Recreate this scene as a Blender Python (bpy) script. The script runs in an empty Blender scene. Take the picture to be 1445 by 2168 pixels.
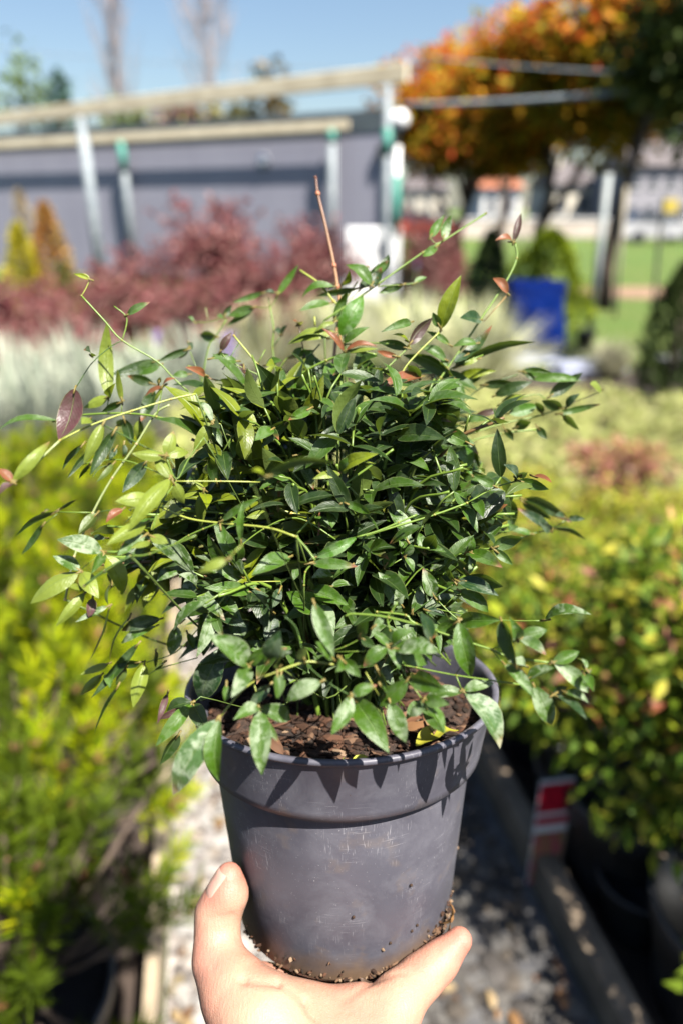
import bpy, math, random
import numpy as np
from mathutils import Vector, Matrix
rnd = random.Random(11)
nr = np.random.RandomState(5)
S = bpy.context.scene
COL = S.collection

# ------------------------------------------------------------------ camera, sky, sun, exposure
FPX, CXP, CYP = 1500.0, 722.5, 1084.0          # focal length and centre in photo pixels (1445 x 2168)
PITCH = math.radians(23.2)
EYE = np.array([0.0, 0.0, 1.6])
RV = np.array([1.0, 0, 0]); FV = np.array([0, math.cos(PITCH), -math.sin(PITCH)]); UV_ = np.array([0, math.sin(PITCH), math.cos(PITCH)])
cd = bpy.data.cameras.new('camera'); cam = bpy.data.objects.new('camera', cd); COL.objects.link(cam)
cam.location = EYE; cam.rotation_euler = (math.pi/2 - PITCH, 0, 0)
cd.sensor_fit = 'VERTICAL'; cd.sensor_height = 36; cd.sensor_width = 24; cd.lens = 36*FPX/2168
cd.clip_start = 0.02; cd.clip_end = 2000
cd.dof.use_dof = True; cd.dof.focus_distance = 0.352; cd.dof.aperture_fstop = 3.5; cd.dof.aperture_blades = 9
S.camera = cam
SUN = np.array([0.42, -0.48, 1.0]); SUN /= np.linalg.norm(SUN)     # towards the sun
w = bpy.data.worlds.new('World'); S.world = w; w.use_nodes = True
nt = w.node_tree; bg = nt.nodes['Background']; sk = nt.nodes.new('ShaderNodeTexSky')
sk.sky_type = 'NISHITA'; sk.sun_disc = False
sk.sun_elevation = math.asin(SUN[2]); sk.sun_rotation = math.atan2(SUN[0], SUN[1])
sk.altitude = 0; sk.air_density = 1.2; sk.dust_density = 1.2; sk.ozone_density = 3.0
nt.links.new(sk.outputs[0], bg.inputs[0]); bg.inputs[1].default_value = 0.050
ld = bpy.data.lights.new('sun', 'SUN'); ld.energy = 5.0; ld.angle = math.radians(0.5); ld.color = (1, .95, .87)
sun = bpy.data.objects.new('sun', ld); COL.objects.link(sun)
sun.rotation_euler = Vector(SUN).to_track_quat('Z', 'Y').to_euler()
S.view_settings.view_transform = 'Standard'; S.view_settings.look = 'None'
S.view_settings.exposure = 1.64; S.view_settings.gamma = 1
S.cycles.max_bounces = 4; S.cycles.diffuse_bounces = 0; S.cycles.glossy_bounces = 1; S.cycles.transparent_max_bounces = 4; S.cycles.use_denoising = True

# ------------------------------------------------------------------ helpers
def V(*a): return np.array(a, float)
def nrm(v):
    v = np.asarray(v, float); return v/(np.linalg.norm(v)+1e-12)
def ray(px, py): return RV*(px-CXP)/FPX + UV_*(CYP-py)/FPX + FV
def PD(px, py, d): return EYE + ray(px, py)*d           # point at depth d along the view axis
def PY(px, py, y): r = ray(px, py); return EYE + r*(y/r[1])
def PG(px, py, z=0.0): r = ray(px, py); return EYE + r*((z-EYE[2])/r[2])
def CC(x, u, f): return EYE + RV*x + UV_*u + FV*f       # metres in the viewer's frame
def to_px(p):
    d = np.asarray(p)-EYE; f = d@FV
    return CXP+FPX*(d@RV)/f, CYP-FPX*(d@UV_)/f, f

def link(o, parent=None):
    COL.objects.link(o)
    if parent is not None: o.parent = parent
    return o
def tag(o, label=None, cat=None, group=None, kind=None):
    if label: o['label'] = label
    if cat: o['category'] = cat
    if group: o['group'] = group
    if kind: o['kind'] = kind
    return o
def thing(name, loc, label, cat, group=None, rz=0.0):
    o = bpy.data.objects.new(name, None); o.empty_display_size = .05; link(o)
    o.location = loc; o.rotation_euler = (0, 0, rz)
    return tag(o, label, cat, group)

class MB:
    """collects geometry, builds ONE mesh object"""
    def __init__(s): s.v=[]; s.f=[]; s.c=[]; s.uv=[]; s.n=0; s.m=[]
    def add(s, v, f, c=(1,1,1,0), uv=None, mi=0):
        v = np.asarray(v, float); s.v.append(v)
        for q in f: s.f.append([i+s.n for i in q]); s.m.append(mi)
        c = np.asarray(c, float)
        s.c.append(np.tile(c, (len(v),1)) if c.ndim == 1 else c)
        s.uv.append(np.zeros((len(v),2)) if uv is None else np.asarray(uv, float))
        s.n += len(v)
    def box(s, c, sz, rot=None, col=(1,1,1,0), bev=0.0, mi=0):
        hx,hy,hz = [a/2 for a in sz]; b = min(bev, hx*.9, hy*.9, hz*.9)
        if b <= 0:
            v = V([-hx,-hy,-hz],[hx,-hy,-hz],[hx,hy,-hz],[-hx,hy,-hz],[-hx,-hy,hz],[hx,-hy,hz],[hx,hy,hz],[-hx,hy,hz])
            f = [(0,3,2,1),(4,5,6,7),(0,1,5,4),(1,2,6,5),(2,3,7,6),(3,0,4,7)]
        else:
            bm = __import__('bmesh').new(); __import__('bmesh').ops.create_cube(bm, size=1)
            for q in bm.verts: q.co = Vector((q.co.x*2*hx, q.co.y*2*hy, q.co.z*2*hz))
            __import__('bmesh').ops.bevel(bm, geom=bm.edges[:], offset=b, segments=2, affect='EDGES', profile=.5)
            bm.verts.index_update()
            v = np.array([q.co[:] for q in bm.verts]); f = [[x.index for x in q.verts] for q in bm.faces]; bm.free()
        if rot is not None: v = v @ np.array(rot).T
        s.add(v+np.asarray(c), f, col, None, mi)
    def tube(s, pts, rad, sides=8, col=(1,1,1,0), caps=True, mi=0):
        pts = np.asarray(pts, float); n = len(pts)
        rad = np.full(n, rad) if np.isscalar(rad) else np.asarray(rad, float)
        t = np.gradient(pts, axis=0); t /= np.linalg.norm(t, axis=1)[:,None]+1e-12
        a = np.cross(t[0], [0,0,1.]);
        if np.linalg.norm(a) < .1: a = np.cross(t[0], [0,1.,0])
        a = nrm(a); rows = []
        ang = np.linspace(0, 2*np.pi, sides, endpoint=False)
        for i in range(n):
            a = nrm(a - t[i]*np.dot(a, t[i])); b = np.cross(t[i], a)
            rows.append(pts[i] + rad[i]*(np.outer(np.cos(ang), a)+np.outer(np.sin(ang), b)))
        v = np.vstack(rows); f = []
        for i in range(n-1):
            for j in range(sides):
                k = (j+1) % sides
                f.append((i*sides+j, i*sides+k, (i+1)*sides+k, (i+1)*sides+j))
        if caps: f.append(tuple(range(sides))[::-1]); f.append(tuple(range((n-1)*sides, n*sides)))
        uv = np.column_stack([np.tile(ang/6.283, n), np.repeat(np.linspace(0,1,n), sides)])
        c = np.asarray(col, float)
        if c.ndim == 2: c = np.repeat(c, sides, axis=0)
        s.add(v, f, c, uv, mi)
    def lathe(s, prof, seg=64, col=(1,1,1,0), mi=0, wob=None):
        prof = np.asarray(prof, float); n = len(prof); ang = np.linspace(0, 2*np.pi, seg, endpoint=False)
        v = np.vstack([np.column_stack([r*np.cos(ang), r*np.sin(ang), np.full(seg, z)]) for r, z in prof])
        f = [(i*seg+j, i*seg+(j+1)%seg, (i+1)*seg+(j+1)%seg, (i+1)*seg+j) for i in range(n-1) for j in range(seg)]
        s.add(v, f, col, None, mi)
    def build(s, name, mat, parent=None, smooth=True):
        me = bpy.data.meshes.new(name)
        v = np.vstack(s.v); me.from_pydata(v.tolist(), [], s.f)
        c = np.vstack(s.c)
        if c.shape[1] == 3: c = np.column_stack([c, np.zeros(len(c))])
        at = me.color_attributes.new('Col', 'FLOAT_COLOR', 'POINT'); at.data.foreach_set('color', c.astype(np.float32).ravel())
        uv = np.vstack(s.uv); ul = me.uv_layers.new(name='UVMap')
        li = np.empty(len(me.loops), np.int32); me.loops.foreach_get('vertex_index', li)
        ul.data.foreach_set('uv', uv[li].astype(np.float32).ravel())
        for m in (mat if isinstance(mat, (list, tuple)) else [mat]): me.materials.append(m)
        if any(s.m): me.polygons.foreach_set('material_index', np.array(s.m, np.int32))
        me.polygons.foreach_set('use_smooth', [smooth]*len(me.polygons))
        me.update()
        return link(bpy.data.objects.new(name, me), parent)

def copy_tree(o, parent=None):
    c = o.copy(); COL.objects.link(c); c.parent = parent
    for ch in list(o.children): copy_tree(ch, c)
    return c

# ------------------------------------------------------------------ materials
def mat(name):
    m = bpy.data.materials.new(name); m.use_nodes = True
    n = m.node_tree.nodes; return m, n, m.node_tree.links, n['Principled BSDF'], n['Material Output']
def N(n, t, **k):
    x = n.new(t)
    for a, b in k.items():
        if hasattr(x, a) and a not in x.inputs.keys(): setattr(x, a, b)
    return x
def math_(n, l, op, a, b=None, clamp=False):
    x = n.new('ShaderNodeMath'); x.operation = op; x.use_clamp = clamp
    for i, q in enumerate((a, b)):
        if q is None: continue
        if isinstance(q, (int, float)): x.inputs[i].default_value = q
        else: l.new(q, x.inputs[i])
    return x.outputs[0]
def mixc(n, l, fac, a, b, mode='MIX'):
    x = n.new('ShaderNodeMix'); x.data_type = 'RGBA'; x.blend_type = mode; x.clamp_factor = True
    if isinstance(fac, (int, float)): x.inputs[0].default_value = fac
    else: l.new(fac, x.inputs[0])
    for i, q in ((6, a), (7, b)):
        if isinstance(q, tuple): x.inputs[i].default_value = (*q[:3], 1)
        else: l.new(q, x.inputs[i])
    return x.outputs[2]
def noise(n, l, scale, detail=3, coord='Object', rough=.5, dist=0, vec=None):
    x = n.new('ShaderNodeTexNoise'); x.inputs['Scale'].default_value = scale; x.inputs['Detail'].default_value = detail
    x.inputs['Roughness'].default_value = rough; x.inputs['Distortion'].default_value = dist
    if vec is None:
        tc = n.new('ShaderNodeTexCoord'); vec = tc.outputs[coord]
    l.new(vec, x.inputs['Vector']); return x.outputs[0]
def ramp(n, l, fac, stops):
    x = n.new('ShaderNodeValToRGB'); r = x.color_ramp
    while len(r.elements) < len(stops): r.elements.new(.5)
    for e, (p, c) in zip(r.elements, stops):
        e.position = p; e.color = (*c[:3], 1) if isinstance(c, tuple) else (c, c, c, 1)
    l.new(fac, x.inputs[0]); return x.outputs[0]
def bump(n, l, h, strength, dist, b):
    x = n.new('ShaderNodeBump'); x.inputs['Strength'].default_value = strength; x.inputs['Distance'].default_value = dist
    l.new(h, x.inputs['Height']); l.new(x.outputs[0], b.inputs['Normal'])
def vcol(n):
    x = n.new('ShaderNodeVertexColor'); x.layer_name = 'Col'; return x

def simple(name, c1, c2=None, scale=8, rough=.6, metal=0, bs=0, bd=.01, spec=.5, coord='Object', lo=.35, hi=.65):
    m, n, l, b, o = mat(name)
    b.inputs['Roughness'].default_value = rough; b.inputs['Metallic'].default_value = metal
    b.inputs['Specular IOR Level'].default_value = spec
    nz = noise(n, l, scale, 4, coord)
    l.new(ramp(n, l, nz, [(lo, c1), (hi, c2 or tuple(x*.8 for x in c1))]), b.inputs['Base Color'])
    if bs: bump(n, l, nz, bs, bd, b)
    return m

def leaf_mat(name, under=1.5, trans=.3, rough=.45, hero=False, spec=.5):
    m, n, l, b, o = mat(name)
    vc = vcol(n); col = vc.outputs[0]; alpha = vc.outputs[1]
    geo = n.new('ShaderNodeNewGeometry')
    if hero:
        uv = n.new('ShaderNodeUVMap'); sp = n.new('ShaderNodeSeparateXYZ'); l.new(uv.outputs[0], sp.inputs[0])
        vx = math_(n, l, 'ABSOLUTE', math_(n, l, 'SUBTRACT', sp.outputs[0], .5))       # 0 at midrib .. 0.5 edge
        # mottled colour
        nz = noise(n, l, 260, 4); n2 = noise(n, l, 900, 3)
        col = mixc(n, l, math_(n, l, 'MULTIPLY', nz, .55), col, (.01, .03, .008))
        mid = ramp(n, l, vx, [(0.0, 1.0), (.035, 0.0)])
        # side veins: stripes running obliquely from the midrib
        sv = math_(n, l, 'SINE', math_(n, l, 'MULTIPLY', math_(n, l, 'SUBTRACT', sp.outputs[1], math_(n, l, 'MULTIPLY', vx, .55)), 75))
        svr = ramp(n, l, sv, [(.90, 0.0), (1.0, .16)])
        col = mixc(n, l, math_(n, l, 'MULTIPLY', mid, .5), col, (.16, .24, .06))
        col = mixc(n, l, math_(n, l, 'MULTIPLY', svr, .5), col, (.08, .15, .04))
        edge = ramp(n, l, vx, [(.455, 0.0), (.5, 1.0)])
        col = mixc(n, l, math_(n, l, 'MULTIPLY', edge, .45), col, (.20, .24, .08))
        # lime dust left by watering, as strong as the leaf's own alpha says
        dn = noise(n, l, 150, 5, rough=.65, dist=.6); dr = ramp(n, l, dn, [(.46, 0.0), (.60, 1.0)])
        sp2 = ramp(n, l, noise(n, l, 1400, 2), [(.66, 0.0), (.72, 1.0)])
        dust = math_(n, l, 'MULTIPLY', math_(n, l, 'MINIMUM', math_(n, l, 'ADD', dr, math_(n, l, 'MULTIPLY', sp2, .5)), 1.0), alpha)
        up = math_(n, l, 'SUBTRACT', 1.0, geo.outputs['Backfacing'])
        dust = math_(n, l, 'MULTIPLY', dust, up)
        col = mixc(n, l, math_(n, l, 'MULTIPLY', dust, .72), col, (.40, .46, .32))
        rr = n.new('ShaderNodeMapRange'); l.new(dust, rr.inputs[0]); rr.inputs[3].default_value = rough; rr.inputs[4].default_value = .6
        l.new(math_(n, l, 'ADD', rr.outputs[0], math_(n, l, 'MULTIPLY', nz, .12)), b.inputs['Roughness'])
        h = math_(n, l, 'ADD', math_(n, l, 'MULTIPLY', sv, .035), math_(n, l, 'MULTIPLY', noise(n, l, 220, 2), 1.2))
        h = math_(n, l, 'SUBTRACT', h, math_(n, l, 'MULTIPLY', mid, .8))
        bump(n, l, h, .5, .0011, b)
    else:
        nz = noise(n, l, 40, 2); col = mixc(n, l, math_(n, l, 'MULTIPLY', nz, .3), col, (.03, .04, .01))
        b.inputs['Roughness'].default_value = rough
    lum = mixc(n, l, .5 if hero else .06, col, (.20*under, .26*under, .06*under) if hero else (.25, .3, .1))
    cb = mixc(n, l, geo.outputs['Backfacing'], col, lum)
    l.new(cb, b.inputs['Base Color']); b.inputs['Specular IOR Level'].default_value = spec
    tr = n.new('ShaderNodeBsdfTranslucent'); l.new(mixc(n, l, .35, cb, (.35, .50, .04)) if hero else cb, tr.inputs[0])
    ms = n.new('ShaderNodeMixShader'); ms.inputs[0].default_value = trans
    l.new(b.outputs[0], ms.inputs[1]); l.new(tr.outputs[0], ms.inputs[2]); l.new(ms.outputs[0], o.inputs[0])
    return m
M = {}
M['hero'] = leaf_mat('nandina_leaf', .75, .26, .38, hero=True, spec=.45)
M['leaf'] = leaf_mat('shrub_leaf', 1.2, .32, .55, spec=.25)
M['treeleaf'] = leaf_mat('tree_leaf', 1.2, .48, .6, spec=.15)
M['needle'] = leaf_mat('pine_needle', 1.2, .38, .6, spec=.12)
def stem_mat():
    m, n, l, b, o = mat('stem_bark'); vc = vcol(n)
    l.new(mixc(n, l, math_(n, l, 'MULTIPLY', noise(n, l, 500, 3), .5), vc.outputs[0], (.03, .04, .01)), b.inputs['Base Color'])
    b.inputs['Roughness'].default_value = .4; return m
M['stem'] = stem_mat()
M['bark'] = simple('bark', (.10, .07, .05), (.05, .035, .025), 20, .9, bs=.6, bd=.02)
M['greybark'] = simple('grey_bark', (.36, .30, .28), (.24, .19, .18), 20, .9)

# hero pot plastic
def pot_mat():
    m, n, l, b, o = mat('grey_pot_plastic')
    tc = n.new('ShaderNodeTexCoord'); sp = n.new('ShaderNodeSeparateXYZ'); l.new(tc.outputs['Object'], sp.inputs[0]); z = sp.outputs[2]
    base = ramp(n, l, noise(n, l, 22, 4), [(.3, (.062, .060, .076)), (.7, (.092, .089, .109))])
    # pale dusty bloom
    d = ramp(n, l, noise(n, l, 35, 6, rough=.7, dist=.4), [(.45, 0.0), (.75, 1.0)])
    base = mixc(n, l, math_(n, l, 'MULTIPLY', d, .28), base, (.24, .235, .26))
    # speckles
    s1 = ramp(n, l, noise(n, l, 900, 2), [(.70, 0.0), (.745, 1.0)])
    reg = ramp(n, l, noise(n, l, 18, 2), [(.42, 0.0), (.62, 1.0)])
    base = mixc(n, l, math_(n, l, 'MULTIPLY', math_(n, l, 'MULTIPLY', s1, reg), .7), base, (.42, .41, .42))
    # long thin scratches: noise stretched in two directions
    for sc, rot, st in (((60, 60, 2600), (0.06, .04, 0), .6), ((1500, 1500, 22), (.05, .0, 0.3), .5), ((1100, 1100, 18), (-.35, .2, 0.9), .45), ((1100, 1100, 26), (.45, -.3, 0.5), .4)):
        mp = n.new('ShaderNodeMapping'); mp.inputs['Rotation'].default_value = rot; mp.inputs['Scale'].default_value = sc
        l.new(tc.outputs['Object'], mp.inputs[0])
        q = n.new('ShaderNodeTexNoise'); q.inputs['Scale'].default_value = 1; q.inputs['Detail'].default_value = 1; l.new(mp.outputs[0], q.inputs[0])
        r_ = ramp(n, l, q.outputs[0], [(.69, 0.0), (.74, 1.0)])
        rg = ramp(n, l, noise(n, l, 26+st*9, 2, dist=.2), [(.50, 0.0), (.66, 1.0)])
        base = mixc(n, l, math_(n, l, 'MULTIPLY', math_(n, l, 'MULTIPLY', r_, rg), st), base, (.36, .35, .37))
    # soil film round the foot of the pot
    zn = math_(n, l, 'ADD', z, math_(n, l, 'MULTIPLY', noise(n, l, 30, 4, rough=.65), -.030))
    f = n.new('ShaderNodeMapRange'); f.inputs[1].default_value = -.139; f.inputs[2].default_value = -.155; l.new(zn, f.inputs[0]); f.clamp = True
    base = mixc(n, l, math_(n, l, 'MULTIPLY', f.outputs[0], .85), base, (.17, .105, .06))
    dr = ramp(n, l, noise(n, l, 60, 3), [(.60, 0.0), (.70, 1.0)])
    base = mixc(n, l, math_(n, l, 'MULTIPLY', dr, .22), base, (.18, .13, .09))
    l.new(base, b.inputs['Base Color'])
    rr = n.new('ShaderNodeMapRange'); l.new(d, rr.inputs[0]); rr.inputs[3].default_value = .42; rr.inputs[4].default_value = .58; b.inputs['Specular IOR Level'].default_value = .35
    l.new(rr.outputs[0], b.inputs['Roughness']); bump(n, l, noise(n, l, 300, 4), .12, .0006, b)
    return m
M['pot'] = pot_mat()
M['blackpot'] = simple('black_pot_plastic', (.035, .037, .042), (.022, .023, .027), 12, .35)
M['greypot'] = simple('faded_grey_pot', (.16, .17, .19), (.10, .11, .13), 12, .4)
def soil_mat():
    m, n, l, b, o = mat('potting_soil')
    nz = noise(n, l, 160, 6, rough=.7)
    l.new(ramp(n, l, nz, [(.3, (.012, .008, .006)), (.55, (.05, .028, .018)), (.75, (.13, .07, .045))]), b.inputs['Base Color'])
    b.inputs['Roughness'].default_value = .95; bump(n, l, nz, 1, .006, b); return m
M['soil'] = soil_mat()
def vc_mat(name, rough=.8, spec=.3, sc=60):
    m, n, l, b, o = mat(name); vc = vcol(n)
    l.new(mixc(n, l, math_(n, l, 'MULTIPLY', noise(n, l, sc, 4), .5), vc.outputs[0], (.02, .015, .01)), b.inputs['Base Color'])
    b.inputs['Roughness'].default_value = rough; b.inputs['Specular IOR Level'].default_value = spec; return m
M['chips'] = vc_mat('bark_chips', .9, .2, 400)
M['stones'] = vc_mat('gravel_stone', .85, .25, 30)

def skin_mat():
    m, n, l, b, o = mat('skin'); vc = vcol(n)
    nz = noise(n, l, 60, 4); n2 = noise(n, l, 22, 3)
    c = mixc(n, l, ramp(n, l, n2, [(.38, 0.0), (.68, .60)]), vc.outputs[0], (.40, .15, .11))
    c = mixc(n, l, ramp(n, l, nz, [(.5, 0.0), (.75, .25)]), c, (.44, .29, .215))
    l.new(c, b.inputs['Base Color']); b.inputs['Roughness'].default_value = .52; b.inputs['Specular IOR Level'].default_value = .35
    b.inputs['Subsurface Weight'].default_value = .2; b.inputs['Subsurface Radius'].default_value = (1, .35, .2); b.inputs['Subsurface Scale'].default_value = .004
    vo = n.new('ShaderNodeTexVoronoi'); vo.inputs['Scale'].default_value = 900; vo.feature = 'DISTANCE_TO_EDGE'
    tc = n.new('ShaderNodeTexCoord'); l.new(tc.outputs['Object'], vo.inputs['Vector'])
    lines = n.new('ShaderNodeMapping'); lines.inputs['Scale'].default_value = (900, 260, 160); lines.inputs['Rotation'].default_value = (.3, .5, .2); l.new(tc.outputs['Object'], lines.inputs[0])
    q = n.new('ShaderNodeTexNoise'); q.inputs['Scale'].default_value = 1; q.inputs['Detail'].default_value = 3; l.new(lines.outputs[0], q.inputs[0])
    h = math_(n, l, 'ADD', math_(n, l, 'MULTIPLY', vo.outputs[0], .6), q.outputs[0])
    h = math_(n, l, 'ADD', h, math_(n, l, 'MULTIPLY', noise(n, l, 120, 3), 1.5))
    bump(n, l, h, .34, .0011, b); return m
M['skin'] = skin_mat()
m, n, l, b, o = mat('fingernail'); b.inputs['Base Color'].default_value = (.50, .29, .23, 1); b.inputs['Roughness'].default_value = .28
b.inputs['Subsurface Weight'].default_value = .3; b.inputs['Subsurface Scale'].default_value = .002; M['nail'] = m

# ------------------------------------------------------------------ leaf geometry
US = np.array([0, .05, .14, .26, .4, .55, .7, .83, .93, 1.0]); WS_ = (US**.72)*(1-US)**1.02; WS_ /= WS_.max(); WS_[0] = .04; WS_[-1] = .015
def leaf(mb, base, tip, width, normal, col, fold=.25, curl=.12, twist=0.0, tipcol=None, wave=0.0, blunt=False, n_across=5):
    base = np.asarray(base, float); tip = np.asarray(tip, float)
    ax = tip-base; L = np.linalg.norm(ax); a = ax/(L+1e-12)
    nn = nrm(normal - a*np.dot(normal, a)); sd = np.cross(nn, a)
    xs = np.linspace(-1, 1, n_across); vv = []; cc = []; uu = []
    ws = (np.sin(np.pi*np.clip(US, 0, 1)**.8)**.8 if blunt else WS_)*width/2
    ph = rnd.uniform(0, 6)
    for i, u in enumerate(US):
        ctr = base + a*L*u + nn*curl*L*(math.sin(math.pi*u)) 
        tw = twist*(u-.3)
        s2 = sd*math.cos(tw)+nn*math.sin(tw); n2 = nn*math.cos(tw)-sd*math.sin(tw)
        for x in xs:
            p = ctr + s2*ws[i]*x*math.cos(fold) + n2*ws[i]*abs(x)**1.2*math.sin(fold) + n2*wave*width*math.sin(u*14+ph)*abs(x)
            vv.append(p); uu.append((.5+.5*x, u))
            c = np.array(col, float)
            if tipcol is not None and u > .8:
                c[:3] = c[:3]*(1-(u-.8)/.13) + np.array(tipcol)*((u-.8)/.13) if u < .93 else tipcol
            cc.append(c)
    f = []
    k = n_across
    for i in range(len(US)-1):
        for j in range(k-1):
            f.append((i*k+j, (i+1)*k+j, (i+1)*k+j+1, i*k+j+1))
    mb.add(vv, f, np.array(cc), uu)

# vectorised small leaves / needles for the background
def cards(mb, P, A, W, Nn, C):
    """P base, A axis (with length), W width, Nn normal: diamond-shaped folded leaf of 2 quads"""
    P = np.asarray(P); A = np.asarray(A); n = len(P)
    a = A/(np.linalg.norm(A, axis=1)[:,None]+1e-9)
    s = np.cross(Nn, a); s /= np.linalg.norm(s, axis=1)[:,None]+1e-9; nn = np.cross(a, s)
    w = np.asarray(W)[:,None]
    v = np.stack([P, P+A*.45+s*w*.5+nn*w*.12, P+A, P+A*.45-s*w*.5+nn*w*.12, P+A*.5], 1).reshape(-1,3)
    idx = np.arange(n)*5
    f = np.vstack([np.column_stack([idx, idx+1, idx+2, idx+4]), np.column_stack([idx, idx+4, idx+2, idx+3])])
    k = mb.n; mb.v.append(v); mb.n += len(v); mb.f.extend((f+k).tolist()); mb.m.extend([0]*len(f))
    mb.c.append(np.repeat(C, 5, axis=0)); mb.uv.append(np.zeros((len(v),2)))
def rdir(n): v = nr.normal(size=(n,3)); return v/np.linalg.norm(v, axis=1)[:,None]
def colmix(n, cols, var=.25, wts=None):
    cols = np.array(cols, float); i = nr.choice(len(cols), n, p=wts)
    return np.column_stack([cols[i]*(1+var*(nr.rand(n,1)-.5)*2), np.zeros(n)])

# ------------------------------------------------------------------ the setting
def ground_mat():
    m, n, l, b, o = mat('lawn')
    c = ramp(n, l, noise(n, l, .35, 5), [(.35, (.06, .14, .010)), (.5, (.10, .20, .012)), (.7, (.17, .19, .03))])
    c = mixc(n, l, ramp(n, l, noise(n, l, 1.7, 5, rough=.7), [(.45, 0.0), (.62, .7)]), c, (.22, .21, .05)); c = mixc(n, l, noise(n, l, 9, 4), c, (.06, .11, .015)); l.new(c, b.inputs['Base Color'])
    b.inputs['Roughness'].default_value = .9; bump(n, l, noise(n, l, 60, 3), 1, .05, b); return m
def sheet(name, pts, z, m):
    mb = MB(); mb.add([(x, y, z) for x, y in pts], [tuple(range(len(pts)))])
    return tag(mb.build(name, m, smooth=False), kind='structure')
sheet('ground', [(-400,-60),(400,-60),(400,700),(-400,700)], 0, ground_mat())
def gravel_mat():
    m, n, l, b, o = mat('gravel')
    vo = n.new('ShaderNodeTexVoronoi'); vo.inputs['Scale'].default_value = 38; tc = n.new('ShaderNodeTexCoord'); l.new(tc.outputs['Object'], vo.inputs[0])
    sp = n.new('ShaderNodeSeparateColor'); l.new(vo.outputs['Color'], sp.inputs[0])
    l.new(ramp(n, l, sp.outputs[0], [(0, (.10, .085, .075)), (.4, (.24, .21, .185)), (1, (.38, .34, .30))]), b.inputs['Base Color'])
    b.inputs['Roughness'].default_value = .9; bump(n, l, math_(n, l, 'MULTIPLY', vo.outputs['Distance'], -1), 1, .02, b); return m
def xl(y): return -.375-.185*(y-.96)
def xr(y): return .542-.185*(y-.96)
sheet('gravel_path', [(xl(-3),-3),(xr(-3),-3),(xr(3.3),3.3),(xl(3.3),3.3)], .008, gravel_mat())
dk = simple('shade_tinted_gravel', (.05,.05,.055), (.10,.095,.09), 30, .9, bs=.6, bd=.02)  # same gravel, darkened to paint the shade on the path's right half
sheet('shade_tinted_strip', [(xl(-3)*.45+xr(-3)*.55,-3),(xr(-3),-3),(xr(3.3),3.3),(xl(3.3)*.45+xr(3.3)*.55,3.3)], .0125, dk)
soil_bed = simple('bed_soil', (.018, .013, .011), (.05, .034, .025), 6, .95, bs=.8, bd=.03)
sheet('left_bed_soil', [(-9,-3),(xl(-3)-.05,-3),(xl(7)-.05,7),(-9,9)], .004, soil_bed)
sheet('right_bed_soil', [(xr(-3)+.05,-3),(9,-3),(9,7.6),(xr(7.6)+.05,7.6)], .004, soil_bed)
sheet('brown_track', [(4.0,14.2),(40,13.2),(40,16.4),(4.0,16.4)], .006, simple('brown_track', (.26,.16,.10), (.16,.10,.06), 1.5, .95))
sheet('road', [(-150,46),(200,46),(200,54),(-150,54)], .006, simple('road_asphalt', (.22,.21,.20), (.28,.27,.25), .6, .9))

# loose stones of the path: nobody could count them
mb = MB(); ico = None
import bmesh
bm = bmesh.new(); bmesh.ops.create_icosphere(bm, subdivisions=1, radius=1); ico = (np.array([q.co[:] for q in bm.verts]), [[x.index for x in q.verts] for q in bm.faces]); bm.free()
for i in range(3600):
    y = rnd.uniform(.75, 3.3); x = rnd.uniform(xl(y)+.03, xr(y)-.03); r = rnd.uniform(.008, .024)*(1 if y < 3 else 1.4)
    sc = V(rnd.uniform(.7,1.4), rnd.uniform(.7,1.4), rnd.uniform(.45,.8))*r
    R_ = np.array(Matrix.Rotation(rnd.uniform(0,6.28), 3, 'Z'))
    v = (ico[0]*(1+.22*nr.rand(len(ico[0]),1))*sc)@R_.T + V(x, y, .008+r*.35)
    g = rnd.choice([(.56,.52,.47),(.62,.58,.53),(.44,.40,.37),(.50,.42,.34),(.66,.63,.59),(.30,.27,.25)]); k_ = rnd.uniform(.45,.66); k_ *= .30 if x > (xl(y)*.45+xr(y)*.55) else 1; g = tuple(q*k_ for q in g)  # stones on the right half darkened too, painting in the shade
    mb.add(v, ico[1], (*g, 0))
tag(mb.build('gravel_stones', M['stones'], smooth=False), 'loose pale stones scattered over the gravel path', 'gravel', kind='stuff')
mb = MB()
for i in range(260):
    y = rnd.uniform(.8, 3.2); x = rnd.uniform(xl(y)+.03, xr(y)-.03); th = rnd.uniform(0, 6.28); L = rnd.uniform(.02,.055)
    c = rnd.choice([(.30,.16,.07),(.20,.10,.05),(.42,.30,.16),(.26,.20,.10),(.12,.07,.05)])
    leaf(mb, (x,y,.03), (x+L*math.cos(th), y+L*math.sin(th), .03+rnd.uniform(-.006,.012)), L*.5, V(rnd.uniform(-.3,.3),rnd.uniform(-.3,.3),1), (*c,0), n_across=3)
tag(mb.build('fallen_leaves', M['leaf']), 'dry brown fallen leaves strewn over the gravel path', 'leaf litter', kind='stuff')

# edging boards beside the path (two, one each side)
def edging(name, xf, w, h, y0, y1, m, label, off):
    mb = MB(); a = V(xf(y0)+off, y0, h/2-.01); b_ = V(xf(y1)+off, y1, h/2-.01); d = b_-a; L = np.linalg.norm(d)
    rot = Matrix.Rotation(math.atan2(-d[0], d[1]), 3, 'Z')
    mb.box((a+b_)/2, (w, L, h), rot, (1,1,1,0), .004)
    return tag(mb.build(name, m, smooth=False), label, 'edging')
wood_old = simple('weathered_board', (.34,.27,.18), (.20,.16,.11), 14, .85, bs=.3)
grey_timber = simple('brown_timber', (.25,.19,.13), (.15,.115,.08), 12, .85, bs=.3)
edging('edging_board', xl, .028, .13, -.5, 5.2, wood_old, 'thin weathered wooden board edging the gravel path beside the dwarf pines', -.02)
edging('edging_beam', xr, .055, .12, -.5, 5.2, grey_timber, 'thick brown timber edging the gravel path on its right side', .035)

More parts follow.
